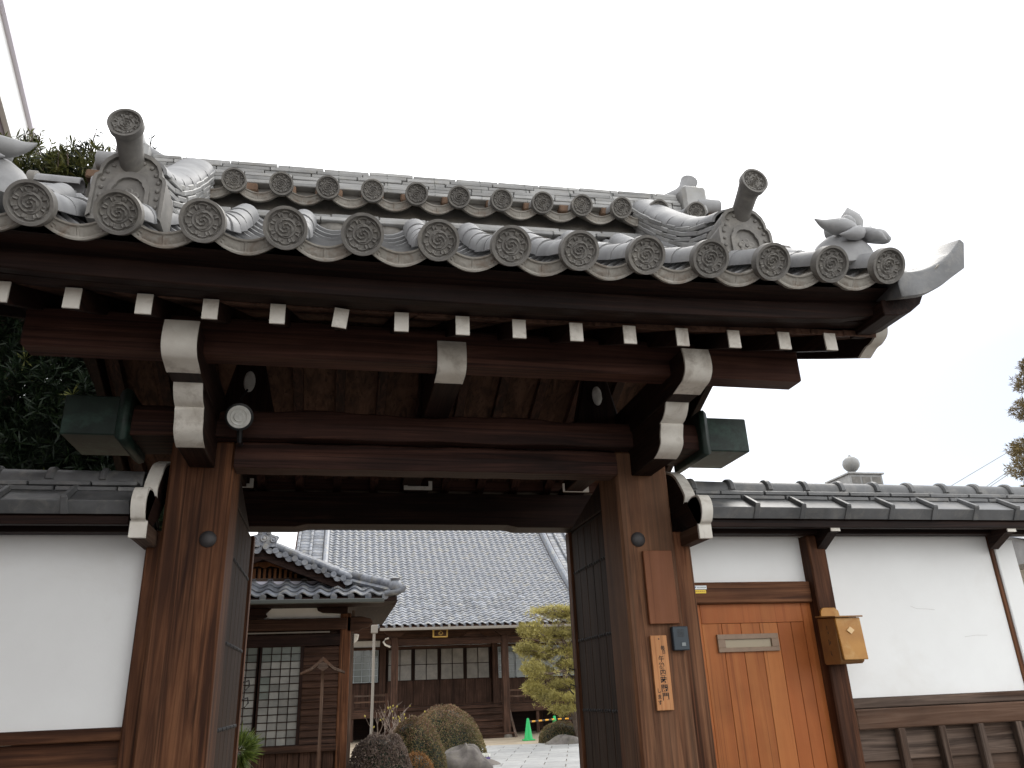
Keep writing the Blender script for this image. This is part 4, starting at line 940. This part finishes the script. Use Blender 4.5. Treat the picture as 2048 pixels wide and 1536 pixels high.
# gable
PX, PZ = -1.27, 4.06
def rake(x): return PZ-.41*abs(x-PX)
MB().prism([(-2.65, 3.50), (.10, 3.50), (PX, PZ-.02)], 'y', 14.5, 14.6).build('gable_wall', W['darkx'], ph_)
for k in range(18):
    x = -2.05+k*.088
    zt = min(rake(x)-.15, 3.78)
    if zt > 3.66: MB().box(x-.022, x+.022, 14.42, 14.47, 3.60, zt).build('gable_lattice', MAT['lattice'], ph_)
MB().box(-2.4, -.25, 14.38, 14.47, 3.545, 3.605).build('gable_sill', W['greyx'], ph_)
MB().prism([(PX-.35, 3.76), (PX-.1, 3.82), (PX, 3.78), (PX+.1, 3.82), (PX+.35, 3.76), (PX+.3, 3.86), (PX, 3.90), (PX-.3, 3.86)], 'y', 14.38, 14.42).build('gable_carving', MAT['lattice'], ph_, bevel=.01)
MB().prism([(PX-1.4, rake(PX-1.4)-.16), (PX, PZ-.18), (PX+1.4, rake(PX+1.4)-.16), (PX+1.4, rake(PX+1.4)), (PX, PZ), (PX-1.4, rake(PX-1.4))], 'y', 14.05, 14.15).build('bargeboard', W['darkx'], ph_)
gr = MB().prism([(PX-1.5, rake(PX-1.5)), (PX, PZ), (PX+1.5, rake(PX+1.5)), (PX+1.5, rake(PX+1.5)+.03), (PX, PZ+.05), (PX-1.5, rake(PX-1.5)+.03)], 'y', 13.98, 19.0).build('gable_roof', MAT['htile'], ph_)
VT = MB().grid(lambda u, t: (.22*u, .0 if t < .5 else .02, -.03-.05*sin(pi*u)-(.07 if t < .5 else -.06)), 8, 1)
def vtile():
    b = MB(); n = 8
    v = [(.17*k/n, 0, .035-.055*sin(pi*k/n)) for k in range(n+1)]+[(.17*k/n, 0, -.035-.055*sin(pi*k/n)) for k in range(n+1)]+[(.17*k/n, .3, .035-.055*sin(pi*k/n)) for k in range(n+1)]
    m = n+1; b.add(v, [(k, k+1, m+k+1, m+k) for k in range(n)]+[(k, 2*m+k, 2*m+k+1, k+1) for k in range(n)])
    n0 = len(b.v); b.tube([(.0, -.03, .0), (.0, .3, .0)], .05, 10); return b.mesh('verge_tile', MAT['htile'], smooth=40)
VTM = vtile()
for sgn in (-1, 1):
    for k in range(9):
        d = .04+k*.165; x = PX+sgn*d
        link('verge_tile', VTM, gr, (x, 13.96, rake(x)+.035), (0, sgn*.39, 0)) if sgn > 0 else link('verge_tile', VTM, gr, (x-.15, 13.96, rake(x-.15)+.035), (0, -.39, 0))
    for k in range(6):
        for (dy, dz, rr) in ((.16, .13, .058), (.34, .17, .065)):
            x0, x1 = PX+sgn*(.1+k*.235), PX+sgn*(.1+(k+1)*.235)
            MB().tube([(x0, 13.98+dy, rake(x0)+dz), (x1, 13.98+dy, rake(x1)+dz)], [rr, rr*1.08], 10).build('verge_roll', MAT['htile'], gr, smooth=40)
# peak ornament and hip ridge
pk = MB().prism([(PX-.22, PZ+.02), (PX+.22, PZ+.02), (PX+.20, PZ+.12), (PX+.24, PZ+.20), (PX+.12, PZ+.23), (PX+.09, PZ+.34), (PX, PZ+.38), (PX-.09, PZ+.34), (PX-.12, PZ+.23), (PX-.24, PZ+.20), (PX-.20, PZ+.12)], 'y', 13.96, 14.12)
for (x, z, r_) in ((-.16, .14, .06), (.16, .14, .06), (0, .16, .07), (-.07, .26, .04), (.07, .26, .04)):
    n0 = len(pk.v); pk.lathe([(r_, 0), (r_*.8, .03), (r_*.5, .02), (r_*.2, .035)], 14); pk.xf(Matrix.Translation((PX+x, 13.96, PZ+z)) @ Matrix.Rotation(pi/2, 4, 'X'), n0)
pk.build('ridge_end_tile', MAT['htile'], gr, smooth=35)
for k in range(5):
    t0, t1 = k/5, (k+1)/5; A, B = Vector((.08, 14.25, 3.66)), Vector((.93, 13.82, 3.40))
    MB().tube([A.lerp(B, t0), A.lerp(B, t1)], [.075, .082], 10).build('hip_roll', MAT['htile'], gr, smooth=40)
    MB().tube([A.lerp(B, t0)+Vector((-.02, -.05, -.10)), A.lerp(B, t1)+Vector((-.02, -.05, -.10))], .045, 4).build('hip_course', MAT['htile'], gr)
MB().lathe([(.02, 0), (.10, .01), (.12, .07), (.10, .13), (.06, .16), (.09, .2), (.02, .23)], 12).xf(Matrix.Translation((.97, 13.78, 3.30))).build('hip_end_tile', MAT['htile'], gr, smooth=40)
MB().tube([(.80, 13.72, 3.24), (1.0, 13.70, 3.265), (1.10, 13.69, 3.31), (1.13, 13.69, 3.35)], [.05, .05, .05, .035], 10).build('corner_tile', MAT['htile'], gr, smooth=40)
# roofed signboard post standing before the house
sb = thing('roofed_signpost', 'slender timber post with a little gabled roof before the house', 'signpost', (-.18, 14.2, 0))
MB().box(-.205, -.155, 14.18, 14.23, 0, 2.05).build('post', W['greyz'], sb)
for sgn in (-1, 1):
    MB().prism([(-.18, 2.20), (-.18+sgn*.18, 2.06), (-.18+sgn*.36, 2.00), (-.18+sgn*.36, 2.03), (-.18+sgn*.18, 2.11), (-.18, 2.27)], 'y', 14.0, 14.4).build('roof_board', W['greyy'], sb)
MB().prism([(-.27, 2.10), (-.18, 2.04), (-.09, 2.10), (-.12, 2.16), (-.18, 2.19), (-.24, 2.16)], 'y', 13.99, 14.02).build('gable_carving', W['greyx'], sb)
# ------------------------------------------------------------------ court paving
pth = structure(MB().box(-.5, .5, -.5, .5, -.01, .004).mesh('path', MAT['sand']) and link('path', MB().prism([(2.2, 5.4), (9.3, 5.4), (11.5, 27.3), (4.2, 26.8), (2.0, 18)], 'z', -.02, .004).mesh('path', MAT['sand'])))
th_ = radians(-16.5); SL = MB().box(-.49, .49, -.34, .34, 0, .03).mesh('paving_slab', MAT['slab'], bevel=.006)
for i in range(-2, 9):
    for j in range(16):
        lx, ly = (i+.5*(j % 2))*1.0, 17.5+j*.70
        x = 4.6+lx*cos(th_)-(ly-22)*sin(th_); y = 22+lx*sin(th_)+(ly-22)*cos(th_)
        if y > 27.0 or x > 9.6: continue
        link('paving_slab', SL, pth, (x, y, .006+jit(.003)), (0, 0, th_))
for k in range(9):
    MB().box(-.45+k*.95, .46+k*.95, 4.35, 5.6, .0, .05).build('threshold_slab', MAT['slab'], pth, bevel=.01) if -1.2 < k*.95-.2 < 1.6 else None
# ------------------------------------------------------------------ shrubs and stones
def quadleaf(b, p, d, L_, w_, up=None):
    d = d.normalized(); u = d.cross(Vector((jit(1), jit(1), jit(1))+Vector((0, 0, .01)) if False else Vector((jit(1), jit(1), jit(1))))).normalized()
    a = p+d*L_*.5; e = p+d*L_
    b.v += [tuple(p), tuple(a+u*w_), tuple(e), tuple(a-u*w_)]; n = len(b.v); b.f.append((n-4, n-3, n-2, n-1))
def rdir():
    while True:
        q = Vector((jit(1), jit(1), jit(1)))
        if .05 < q.length < 1: return q.normalized()
def dome_bush(name, label, c, rx, ry, rz, mats, n=6000, leaf=.045, group=None, lump=.05, squarish=1.0, topmix=.6):
    t = thing(name, label, 'shrub', (c[0], c[1], 0), group)
    inner = MB().grid(lambda u, v: (c[0]+rx*.93*cos(2*pi*u)*cos(pi/2*v)**squarish, c[1]+ry*.93*sin(2*pi*u)*cos(pi/2*v)**squarish, c[2]+rz*.94*sin(pi/2*v)), 28, 12).build('inner_mass', MAT['maki'], t, smooth=True)
    bs = [MB() for _ in mats]
    for k in range(int(n*1.7)):
        u = random.random()*2*pi; v = math.asin(random.random()); lp = 1+lump*(sin(u*3+v*5+c[0])+sin(u*5-v*4+c[1]))*.5
        nrm = Vector((cos(u)*cos(v), sin(u)*cos(v), sin(v)))
        p = Vector((c[0]+rx*lp*cos(u)*cos(v)**squarish, c[1]+ry*lp*sin(u)*cos(v)**squarish, c[2]+rz*lp*sin(v)))
        p -= nrm*random.random()*.035
        mi = 1 if len(mats) > 1 and random.random() < (topmix*(sin(v)**2)+.06) else 0
        quadleaf(bs[mi], p, (nrm*.45+rdir()), leaf*.7*random.uniform(.7, 1.3), leaf*.26)
    for b, m in zip(bs, mats):
        if b.v: o = b.build('foliage', m, t, fix=False); o['kind'] = 'stuff'
    return t
dome_bush('clipped_azalea', 'largest domed azalea with russet top beside the paved path', (2.90, 22.4, 0), 1.12, 1.0, 1.32, (MAT['azalea'], MAT['azaleared']), 15000, .05)
dome_bush('clipped_azalea', 'domed azalea overlapping the largest one, next to the boulder', (1.76, 18.4, 0), .70, .70, 1.17, (MAT['azalea'], MAT['azaleared']), 9000, .045)
dome_bush('twiggy_shrub', 'dusky purple grey clipped shrub before the domed azaleas', (.83, 14.4, 0), .56, .50, 1.02, (MAT['purpleshrub'],), 10000, .045, squarish=.6)
dome_bush('orange_shrub', 'low orange leaved shrub between the dusky shrub and boulder', (1.50, 15.4, 0), .42, .42, .66, (MAT['orange'],), 3500, .04)
dome_bush('clipped_shrub', 'low rounded olive shrub under the pine tree', (7.35, 26.8, 0), .78, .6, .66, (MAT['azalea'], MAT['azaleared']), 5000, .05, topmix=.3)
dome_bush('russet_shrub', 'small russet shrub behind the flat rock below the pine', (8.05, 26.3, 0), .42, .4, .52, (MAT['azaleared'],), 2200, .05)
def rock(label, c, r, seed):
    rnd = random.Random(seed); ph = [rnd.uniform(0, 6) for _ in range(6)]
    def f(u, v):
        a, e = 2*pi*u, pi*(v-.5); k = 1+.13*sin(2*a+ph[0])*cos(e)+.10*sin(3*a+2*e+ph[1])+.08*sin(5*e+a+ph[2])+.05*sin(7*a-3*e+ph[3])
        return (c[0]+r[0]*k*cos(a)*cos(e), c[1]+r[1]*k*sin(a)*cos(e), max(-.05, c[2]+r[2]*k*sin(e)))
    return tag(MB().grid(f, 28, 16).build('garden_rock', MAT['stone'], smooth=60), label, 'rock')
rock('rounded grey boulder at the foot of the domed azaleas', (2.98, 19.2, .05), (.50, .45, .45), 3)
rock('flat pinkish rock beside the path below the pine', (7.25, 25.9, .02), (.62, .35, .24), 5)
rock('small grey stone half hidden by the boulder', (3.55, 19.9, .0), (.34, .3, .14), 8)
pt = thing('flower_planter', 'tiny purple planter with white flowers beside the boulder', 'planter', (3.75, 21.4, 0))
MB().box(3.55, 3.95, 21.3, 21.5, 0, .10).build('trough', MAT['pebble'], pt, bevel=.01)
b = MB()
for k in range(160): quadleaf(b, Vector((3.55+random.random()*.4, 21.3+random.random()*.2, .10)), Vector((jit(.5), jit(.5), 1)), .10, .02)
b.build('flowers', MAT['petal'], pt, fix=False)['kind'] = 'stuff'
# bare shrub with buds
bt = thing('bare_shrub', 'leafless shrub with yellow buds in front of the hall steps', 'shrub', (1.5, 21.0, 0))
stem = MB(); buds = MB()
def branch(p, d, L_, r_, lev):
    pts = [p]; q = p
    for k in range(4):
        d = (d+rdir()*.22+Vector((0, 0, .08))).normalized(); q = q+d*L_/4; pts.append(q)
    stem.tube(pts, [r_*(1-.15*k) for k in range(5)], 5, False)
    if lev < 2:
        for k in range(2+2*(lev == 0)): branch(pts[random.choice((2, 3, 4))], (d+rdir()*.6).normalized(), L_*.62, r_*.55, lev+1)
    elif random.random() < .4:
        n0 = len(buds.v); buds.lathe([(.005, 0), (.016, .012), (.021, .03), (.012, .05), (.002, .06)], 7); buds.xf(Matrix.Translation(q) @ Matrix.Rotation(jit(.5), 4, 'X') @ Matrix.Rotation(jit(.5), 4, 'Y'), n0)
for k in range(9): branch(Vector((1.45+jit(.3), 21+jit(.2), 0)), Vector((jit(.45), jit(.3), 1)).normalized(), random.uniform(.65, .95), .022, 0)
stem.build('stems', MAT['bare'], bt, smooth=True, fix=False); buds.build('buds', MAT['bud'], bt, smooth=True)['kind'] = 'stuff'
# cycad-like tuft by the open gate leaf
cy = thing('spiky_plant', 'spiky green plant showing beside the open gate door', 'plant', (-.92, 9.0, 0))
MB().tube([(-.92, 9.0, 0), (-.90, 9.0, .6), (-.91, 9.0, 1.15)], [.05, .04, .03], 8).build('trunk', MAT['bark'], cy, smooth=True)
b = MB()
for k in range(420):
    d = rdir(); d.z = d.z*.9+.1; quadleaf(b, Vector((-.90, 9.0, 1.16))+d*.05, d, random.uniform(.14, .24), .009)
b.build('leaves', MAT['cycad'], cy, fix=False)['kind'] = 'stuff'

# ------------------------------------------------------------------ traffic cones and bar
def cone(label, x, y):
    t = thing('traffic_cone', label, 'cone', (x, y, 0), 'green cones by the hall')
    MB().lathe([(.16, .04), (.15, .06), (.045, .70), (.03, .72)], 20, (x, y, 0)).build('cone_body', MAT['cone'], t, smooth=40)
    MB().box(x-.2, x+.2, y-.2, y+.2, 0, .04).build('cone_base', MAT['cone'], t, bevel=.01)
cone('green traffic cone standing in full view beside the path', 6.80, 29.2); cone('green traffic cone hidden up to its tip behind the olive shrub', 8.15, 30.6); cone('green traffic cone hidden up to its tip behind the pine trunk', 9.2, 30.4)
for (xa, ya, xb, yb, lab) in ((6.8, 29.2, 8.15, 30.6, 'yellow and black cone bar reaching from the fully visible cone'), (8.15, 30.6, 9.2, 30.4, 'yellow and black cone bar behind the olive shrub')):
    t = thing('cone_bar', lab, 'barrier bar', (xa, ya, .6)); n = 8
    for k in range(n):
        A, B = Vector((xa, ya, .60)), Vector((xb, yb, .60)); MB().tube([A.lerp(B, k/n), A.lerp(B, (k+1)/n)], .03, 8).build('bar_band', MAT['yel'] if k % 2 else MAT['black'], t)

# ------------------------------------------------------------------ garden pine
def needles(b, p, d, n, L_, w_):
    for k in range(n):
        q = (d*.7+rdir()).normalized(); quadleaf(b, p, q, L_*random.uniform(.7, 1.2), w_)
pn = thing('pine_tree', 'trained garden pine with yellow green needles beside the path', 'tree', (7.75, 26.2, 0))
def px(x, y): return (5.9+(x-1040)*.0178, 2.865-(y-1300)*.0156)
tr = MB(); trunk = [(7.85, 26.2, 0), (7.72, 26.2, .55), (7.62, 26.2, 1.1), (7.35, 26.2, 1.6), (7.45, 26.2, 2.2), (7.55, 26.2, 2.9), (7.25, 26.2, 3.5), (7.5, 26.2, 4.1)]
tr.tube(trunk, [.15, .12, .11, .09, .08, .07, .05, .03], 10)
pads = [(1120, 1222, 50, 15), (1155, 1228, 30, 18), (1070, 1258, 26, 17), (1110, 1270, 30, 16), (1150, 1270, 30, 16), (1060, 1298, 24, 18), (1098, 1305, 28, 16), (1140, 1303, 30, 16), (1058, 1340, 22, 18), (1092, 1345, 24, 14), (1135, 1332, 26, 14), (1060, 1375, 18, 16), (1085, 1392, 28, 12), (1118, 1370, 26, 12), (1155, 1375, 26, 14), (1110, 1418, 28, 11), (1150, 1410, 20, 12), (1130, 1395, 22, 10)]
nb = MB()
for (x, y, rx, ry) in pads:
    X, Z = px(x, y); yy = 26.2+jit(.6); r1, r3 = rx*.0178, ry*.0156
    st_ = min(trunk[2:], key=lambda q: abs(q[2]-(Z-.15))); A = Vector(st_); B = Vector((X, yy, Z-.06))
    tr.tube([A, A.lerp(B, .5)+Vector((jit(.08), 0, jit(.06)-.03)), B, B+Vector((jit(.3), jit(.2), .04))], [.045, .035, .02, .008], 6, False)
    for k in range(int(rx*ry*.32)+40):
        d = rdir(); q = Vector((X+d.x*r1*random.random()**.4, yy+d.y*.4, Z+d.z*r3*random.random()**.5))
        if k % 5 == 0: tr.tube([B, q], [.012, .005], 4, False)
        needles(nb, q, Vector((d.x*.4, d.y*.4, .6)), 11, .14, .009)
for k in range(420):
    x, y = random.uniform(1042, 1168), random.uniform(1212, 1412); X, Z = px(x+(abs(y-1300)*.18 if x < 1075 else 0), y); q = Vector((X, 26.2+jit(.6), Z)); needles(nb, q, Vector((jit(.4), jit(.4), .6)), 10, .14, .009)
    if k % 3 == 0: tr.tube([q, q+Vector((.25+jit(.15), 0, -.08+jit(.1)))], [.006, .012], 4, False)
tr.build('trunk', MAT['bark'], pn, smooth=True, fix=False); nb.build('crown', MAT['pine'], pn, fix=False)['kind'] = 'stuff'

# ------------------------------------------------------------------ cloud pruned pine behind the right wall
cp = thing('cloud_pruned_pine', 'cloud pruned pine with dark rounded pads behind the right wall', 'tree', (11.2, 9.4, 0))
tr = MB().tube([(11.2, 9.4, 0), (11.1, 9.4, 2), (11.0, 9.4, 4.2), (10.9, 9.3, 6.4)], [.16, .13, .09, .04], 10); nb = MB()
for (X, Z, r1, r3) in ((10.80, 6.10, .42, .12), (10.75, 5.82, .58, .16), (10.62, 5.36, .62, .16), (10.40, 4.72, .66, .15), (10.35, 4.42, .70, .17), (10.45, 4.14, .62, .15), (10.25, 3.72, .78, .24), (10.25, 3.3, .8, .3), (11.6, 5.0, .6, .2), (11.5, 5.9, .5, .2)):
    tr.tube([(11.0, 9.4, Z-.35), (10.6, 9.3, Z-.12), (X, 9.2, Z-.08)], [.05, .035, .02], 6, False)
    for k in range(int(900*r1)):
        d = rdir(); rr = random.random()**.3; q = Vector((X+d.x*r1*rr, 9.2+d.y*r1*.8*rr, Z+d.z*r3*rr)); needles(nb, q, Vector((d.x*.6, d.y*.6, .5+d.z)), 8, .085, .006)
tr.build('trunk', MAT['bark'], cp, smooth=True, fix=False); nb.build('crown', MAT['pinedark'], cp, fix=False)['kind'] = 'stuff'

# ------------------------------------------------------------------ broad evergreen at the left
ev = thing('evergreen_tree', 'dense dark narrow-leaved evergreen behind the left wall', 'tree', (-3.2, 7.6, 0))
tr = MB().tube([(-3.2, 7.6, 0), (-3.1, 7.6, 2), (-3.15, 7.6, 4), (-3.0, 7.6, 5.6)], [.22, .19, .14, .06], 10); nb = MB(); yb_ = MB(); core_ = MB()
lumps = [(-3.2, 7.6, 5.6, 1.25, 1.0, 1.0), (-2.2, 7.6, 4.9, 1.0, .9, 1.0), (-4.2, 7.8, 5.2, 1.3, 1.0, 1.1), (-2.5, 7.4, 3.9, 1.15, .8, 1.0), (-3.8, 7.4, 3.9, 1.4, .9, 1.2), (-1.75, 7.7, 3.7, .75, .7, .9), (-2.8, 7.3, 2.9, 1.4, .8, .9), (-2.0, 7.5, 5.75, .62, .6, .55), (-3.0, 7.6, 6.2, .9, .7, .55), (-4.4, 7.6, 6.2, .9, .7, .65), (-2.35, 7.5, 6.25, .55, .5, .45), (-2.1, 7.2, 6.35, .5, .4, .42), (-2.6, 7.2, 6.5, .5, .4, .36), (-3.4, 7.5, 6.65, .6, .5, .4), (-2.75, 7.3, 6.35, .6, .5, .45), (-3.9, 7.3, 6.3, .8, .5, .5), (-1.6, 7.2, 3.2, .6, .6, .6), (-2.0, 7.1, 4.4, .7, .6, .8)]
for (x, y, z, a, b_, c_) in lumps:
    tr.tube([(-3.12, 7.6, max(1.5, z-1.2)), (lerp(-3.1, x, .6), 7.6, z-.4), (x, y, z)], [.08, .05, .02], 6, False)
    n0 = len(core_.v); core_.grid(lambda u, v: (x+a*.62*cos(2*pi*u)*cos(pi*(v-.5)), y+.25+b_*.55*sin(2*pi*u)*cos(pi*(v-.5)), z+c_*.62*sin(pi*(v-.5))), 10, 6) if z < 5.9 else None
    n = int(1500*a*b_)
    for k in range(n):
        d = rdir(); rr = random.random()**.35; p = Vector((x+d.x*a*rr, y+d.y*b_*rr, z+d.z*c_*rr)); ax = (d*.7+Vector((0, -.2, .5))).normalized()
        top = p.z > 5.9 and random.random() < .75
        bb = yb_ if top or random.random() < .02 else nb
        if rr > .9 and p.z > 6.1 and random.random() < .3:
            tip = p+Vector((jit(.08), 0, random.uniform(.12, .28))); tr.tube([p, tip], [.008, .004], 4, False)
            for q in range(5): needles(bb, p.lerp(tip, q/4), Vector((0, 0, 1)), 5, .08, .007)
        for q in range(9):
            quadleaf(bb, p, (ax*.6+rdir()).normalized(), random.uniform(.09, .15), .008)
tr.build('trunk', MAT['bark'], ev, smooth=True, fix=False); core_.build('inner_mass', MAT['maki'], ev, fix=False)
nb.build('crown', MAT['maki'], ev, fix=False)['kind'] = 'stuff'; yb_.build('young_leaves', MAT['makitop'], ev, fix=False)['kind'] = 'stuff'

# ------------------------------------------------------------------ neighbouring buildings, wires
dv = Vector((-.176, .984, 0)); nv = Vector((-.984, -.176, 0))
nh = thing('neighbour_house', 'tall neighbouring house with a white band under its eave behind the evergreen', 'building', (-8.2, 9, 0))
A = Vector((-5.10, 9.67, 11)); 
def pp(t, s_, z): q = A+dv*t+nv*s_; return (q.x, q.y, z)
MB().hexa([pp(-13, 0, 10.2), pp(3.6, 0, 10.2), pp(3.6, .62, 10.2), pp(-13, .62, 10.2), pp(-13, 0, 10.985), pp(3.6, 0, 10.985), pp(3.6, .62, 10.985), pp(-13, .62, 10.985)]).build('white_band', MAT['soffit'], nh)
MB().hexa([pp(-13, -.07, 10.99), pp(3.6, -.07, 10.99), pp(3.6, .1, 10.99), pp(-13, .1, 10.99), pp(-13, -.07, 11.16), pp(3.6, -.07, 11.16), pp(3.6, .1, 11.16), pp(-13, .1, 11.16)]).build('fascia', MAT['fascia'], nh)
MB().hexa([pp(-13, .08, 0), pp(3.2, .08, 0), pp(3.2, 6, 0), pp(-13, 6, 0), pp(-13, .08, 10.195), pp(3.2, .08, 10.195), pp(3.2, 6, 10.195), pp(-13, 6, 10.195)]).build('wall', MAT['nbwall'], nh)  # unseen near end, lengthened to block sky light from the left plaster wall
MB().hexa([pp(-13, .1, 11.1), pp(3.6, .1, 11.1), pp(3.6, 6.3, 11.1), pp(-13, 6.3, 11.1), pp(-13, 2.5, 11.9), pp(3.6, 2.5, 11.9), pp(3.6, 3.5, 11.9), pp(-13, 3.5, 11.9)]).build('roof', MAT['tile'], nh)
sh_ = thing('small_hall', 'small pyramid roofed hall whose ball finial rises over the right wall', 'building', (9.12, 12.3, 0))
fx, fy = 9.28, 12.35
MB().box(fx-1.7, fx+1.7, fy-1.7, fy+1.7, 0, 3.3).build('wall', MAT['plaster'], sh_)
MB().hexa([(fx-2.4, fy-2.4, 3.2), (fx+2.4, fy-2.4, 3.2), (fx+2.4, fy+2.4, 3.2), (fx-2.4, fy+2.4, 3.2), (fx-.3, fy-.3, 4.86), (fx+.3, fy-.3, 4.86), (fx+.3, fy+.3, 4.86), (fx-.3, fy+.3, 4.86)]).build('roof', MAT['tile'], sh_)
fb = MB().box(fx-.34, fx+.34, fy-.34, fy+.34, 4.80, 5.03).build('finial_base', MAT['noshi'], sh_, bevel=.01)
for k in range(3): MB().box(fx-.30+k*.21, fx-.13+k*.21, fy-.345, fy-.339, 4.86, 4.98).build('base_panel', MAT['tile_disc'], fb)
MB().box(fx-.37, fx+.37, fy-.37, fy+.37, 5.03, 5.06).build('base_cap', MAT['noshi'], fb, bevel=.005)
MB().lathe([(.24, 5.06), (.23, 5.08), (.16, 5.12), (.065, 5.14), (.055, 5.17), (.09, 5.19), (.14, 5.25), (.155, 5.31), (.14, 5.38), (.09, 5.43), (.036, 5.455), (.02, 5.48), (.004, 5.50)], 24, (fx, fy, 0)).build('ball_finial', MAT['noshi'], sh_, smooth=60)
rh = thing('roadside_house', 'grey tiled house roof edge past the end of the right wall', 'building', (8.6, 7.6, 0))
MB().box(7.25, 11, 6.6, 9, 0, 2.75).build('wall', MAT['plaster'], rh)
rr_ = MB().prism([(6.35, 2.62), (6.35, 2.70), (7.8, 3.32), (9.3, 2.7), (9.3, 2.62)], 'x', 6.85, 11.2).build('roof', MAT['tile'], rh)
for c in range(12):
    for r_ in range(4): link('wave_tile', HT, rr_, (6.8+c*.3, 6.30+r_*.24, 2.70+r_*.103), (.405, 0, 0))
MB().tube([(6.8, 6.28, 2.58), (11, 6.28, 2.58)], .05, 8).build('gutter', MAT['fascia'], rh, smooth=True)
MB().box(6.98, 11.0, 6.45, 6.6, 2.05, 2.3).build('awning', MAT['tile'], rh)
for a_, b_, lab in (((12.689, 14, 5.294), (15.45, 14, 6.585), 'upper single overhead wire crossing the pale sky past the wall'), ((13.721, 14, 5.354), (15.314, 14, 6.189), 'upper wire of the close pair by the cloud pruned pine'), ((13.887, 14, 5.39), (15.285, 14, 6.106), 'lower wire of the close pair by the cloud pruned pine')):
    A, B = Vector(a_), Vector(b_); d = B-A
    tag(MB().tube([A-d*1.2, A, A.lerp(B, .5), B, B+d*3], .008, 5).build('overhead_wire', MAT['wire']), lab, 'wire')
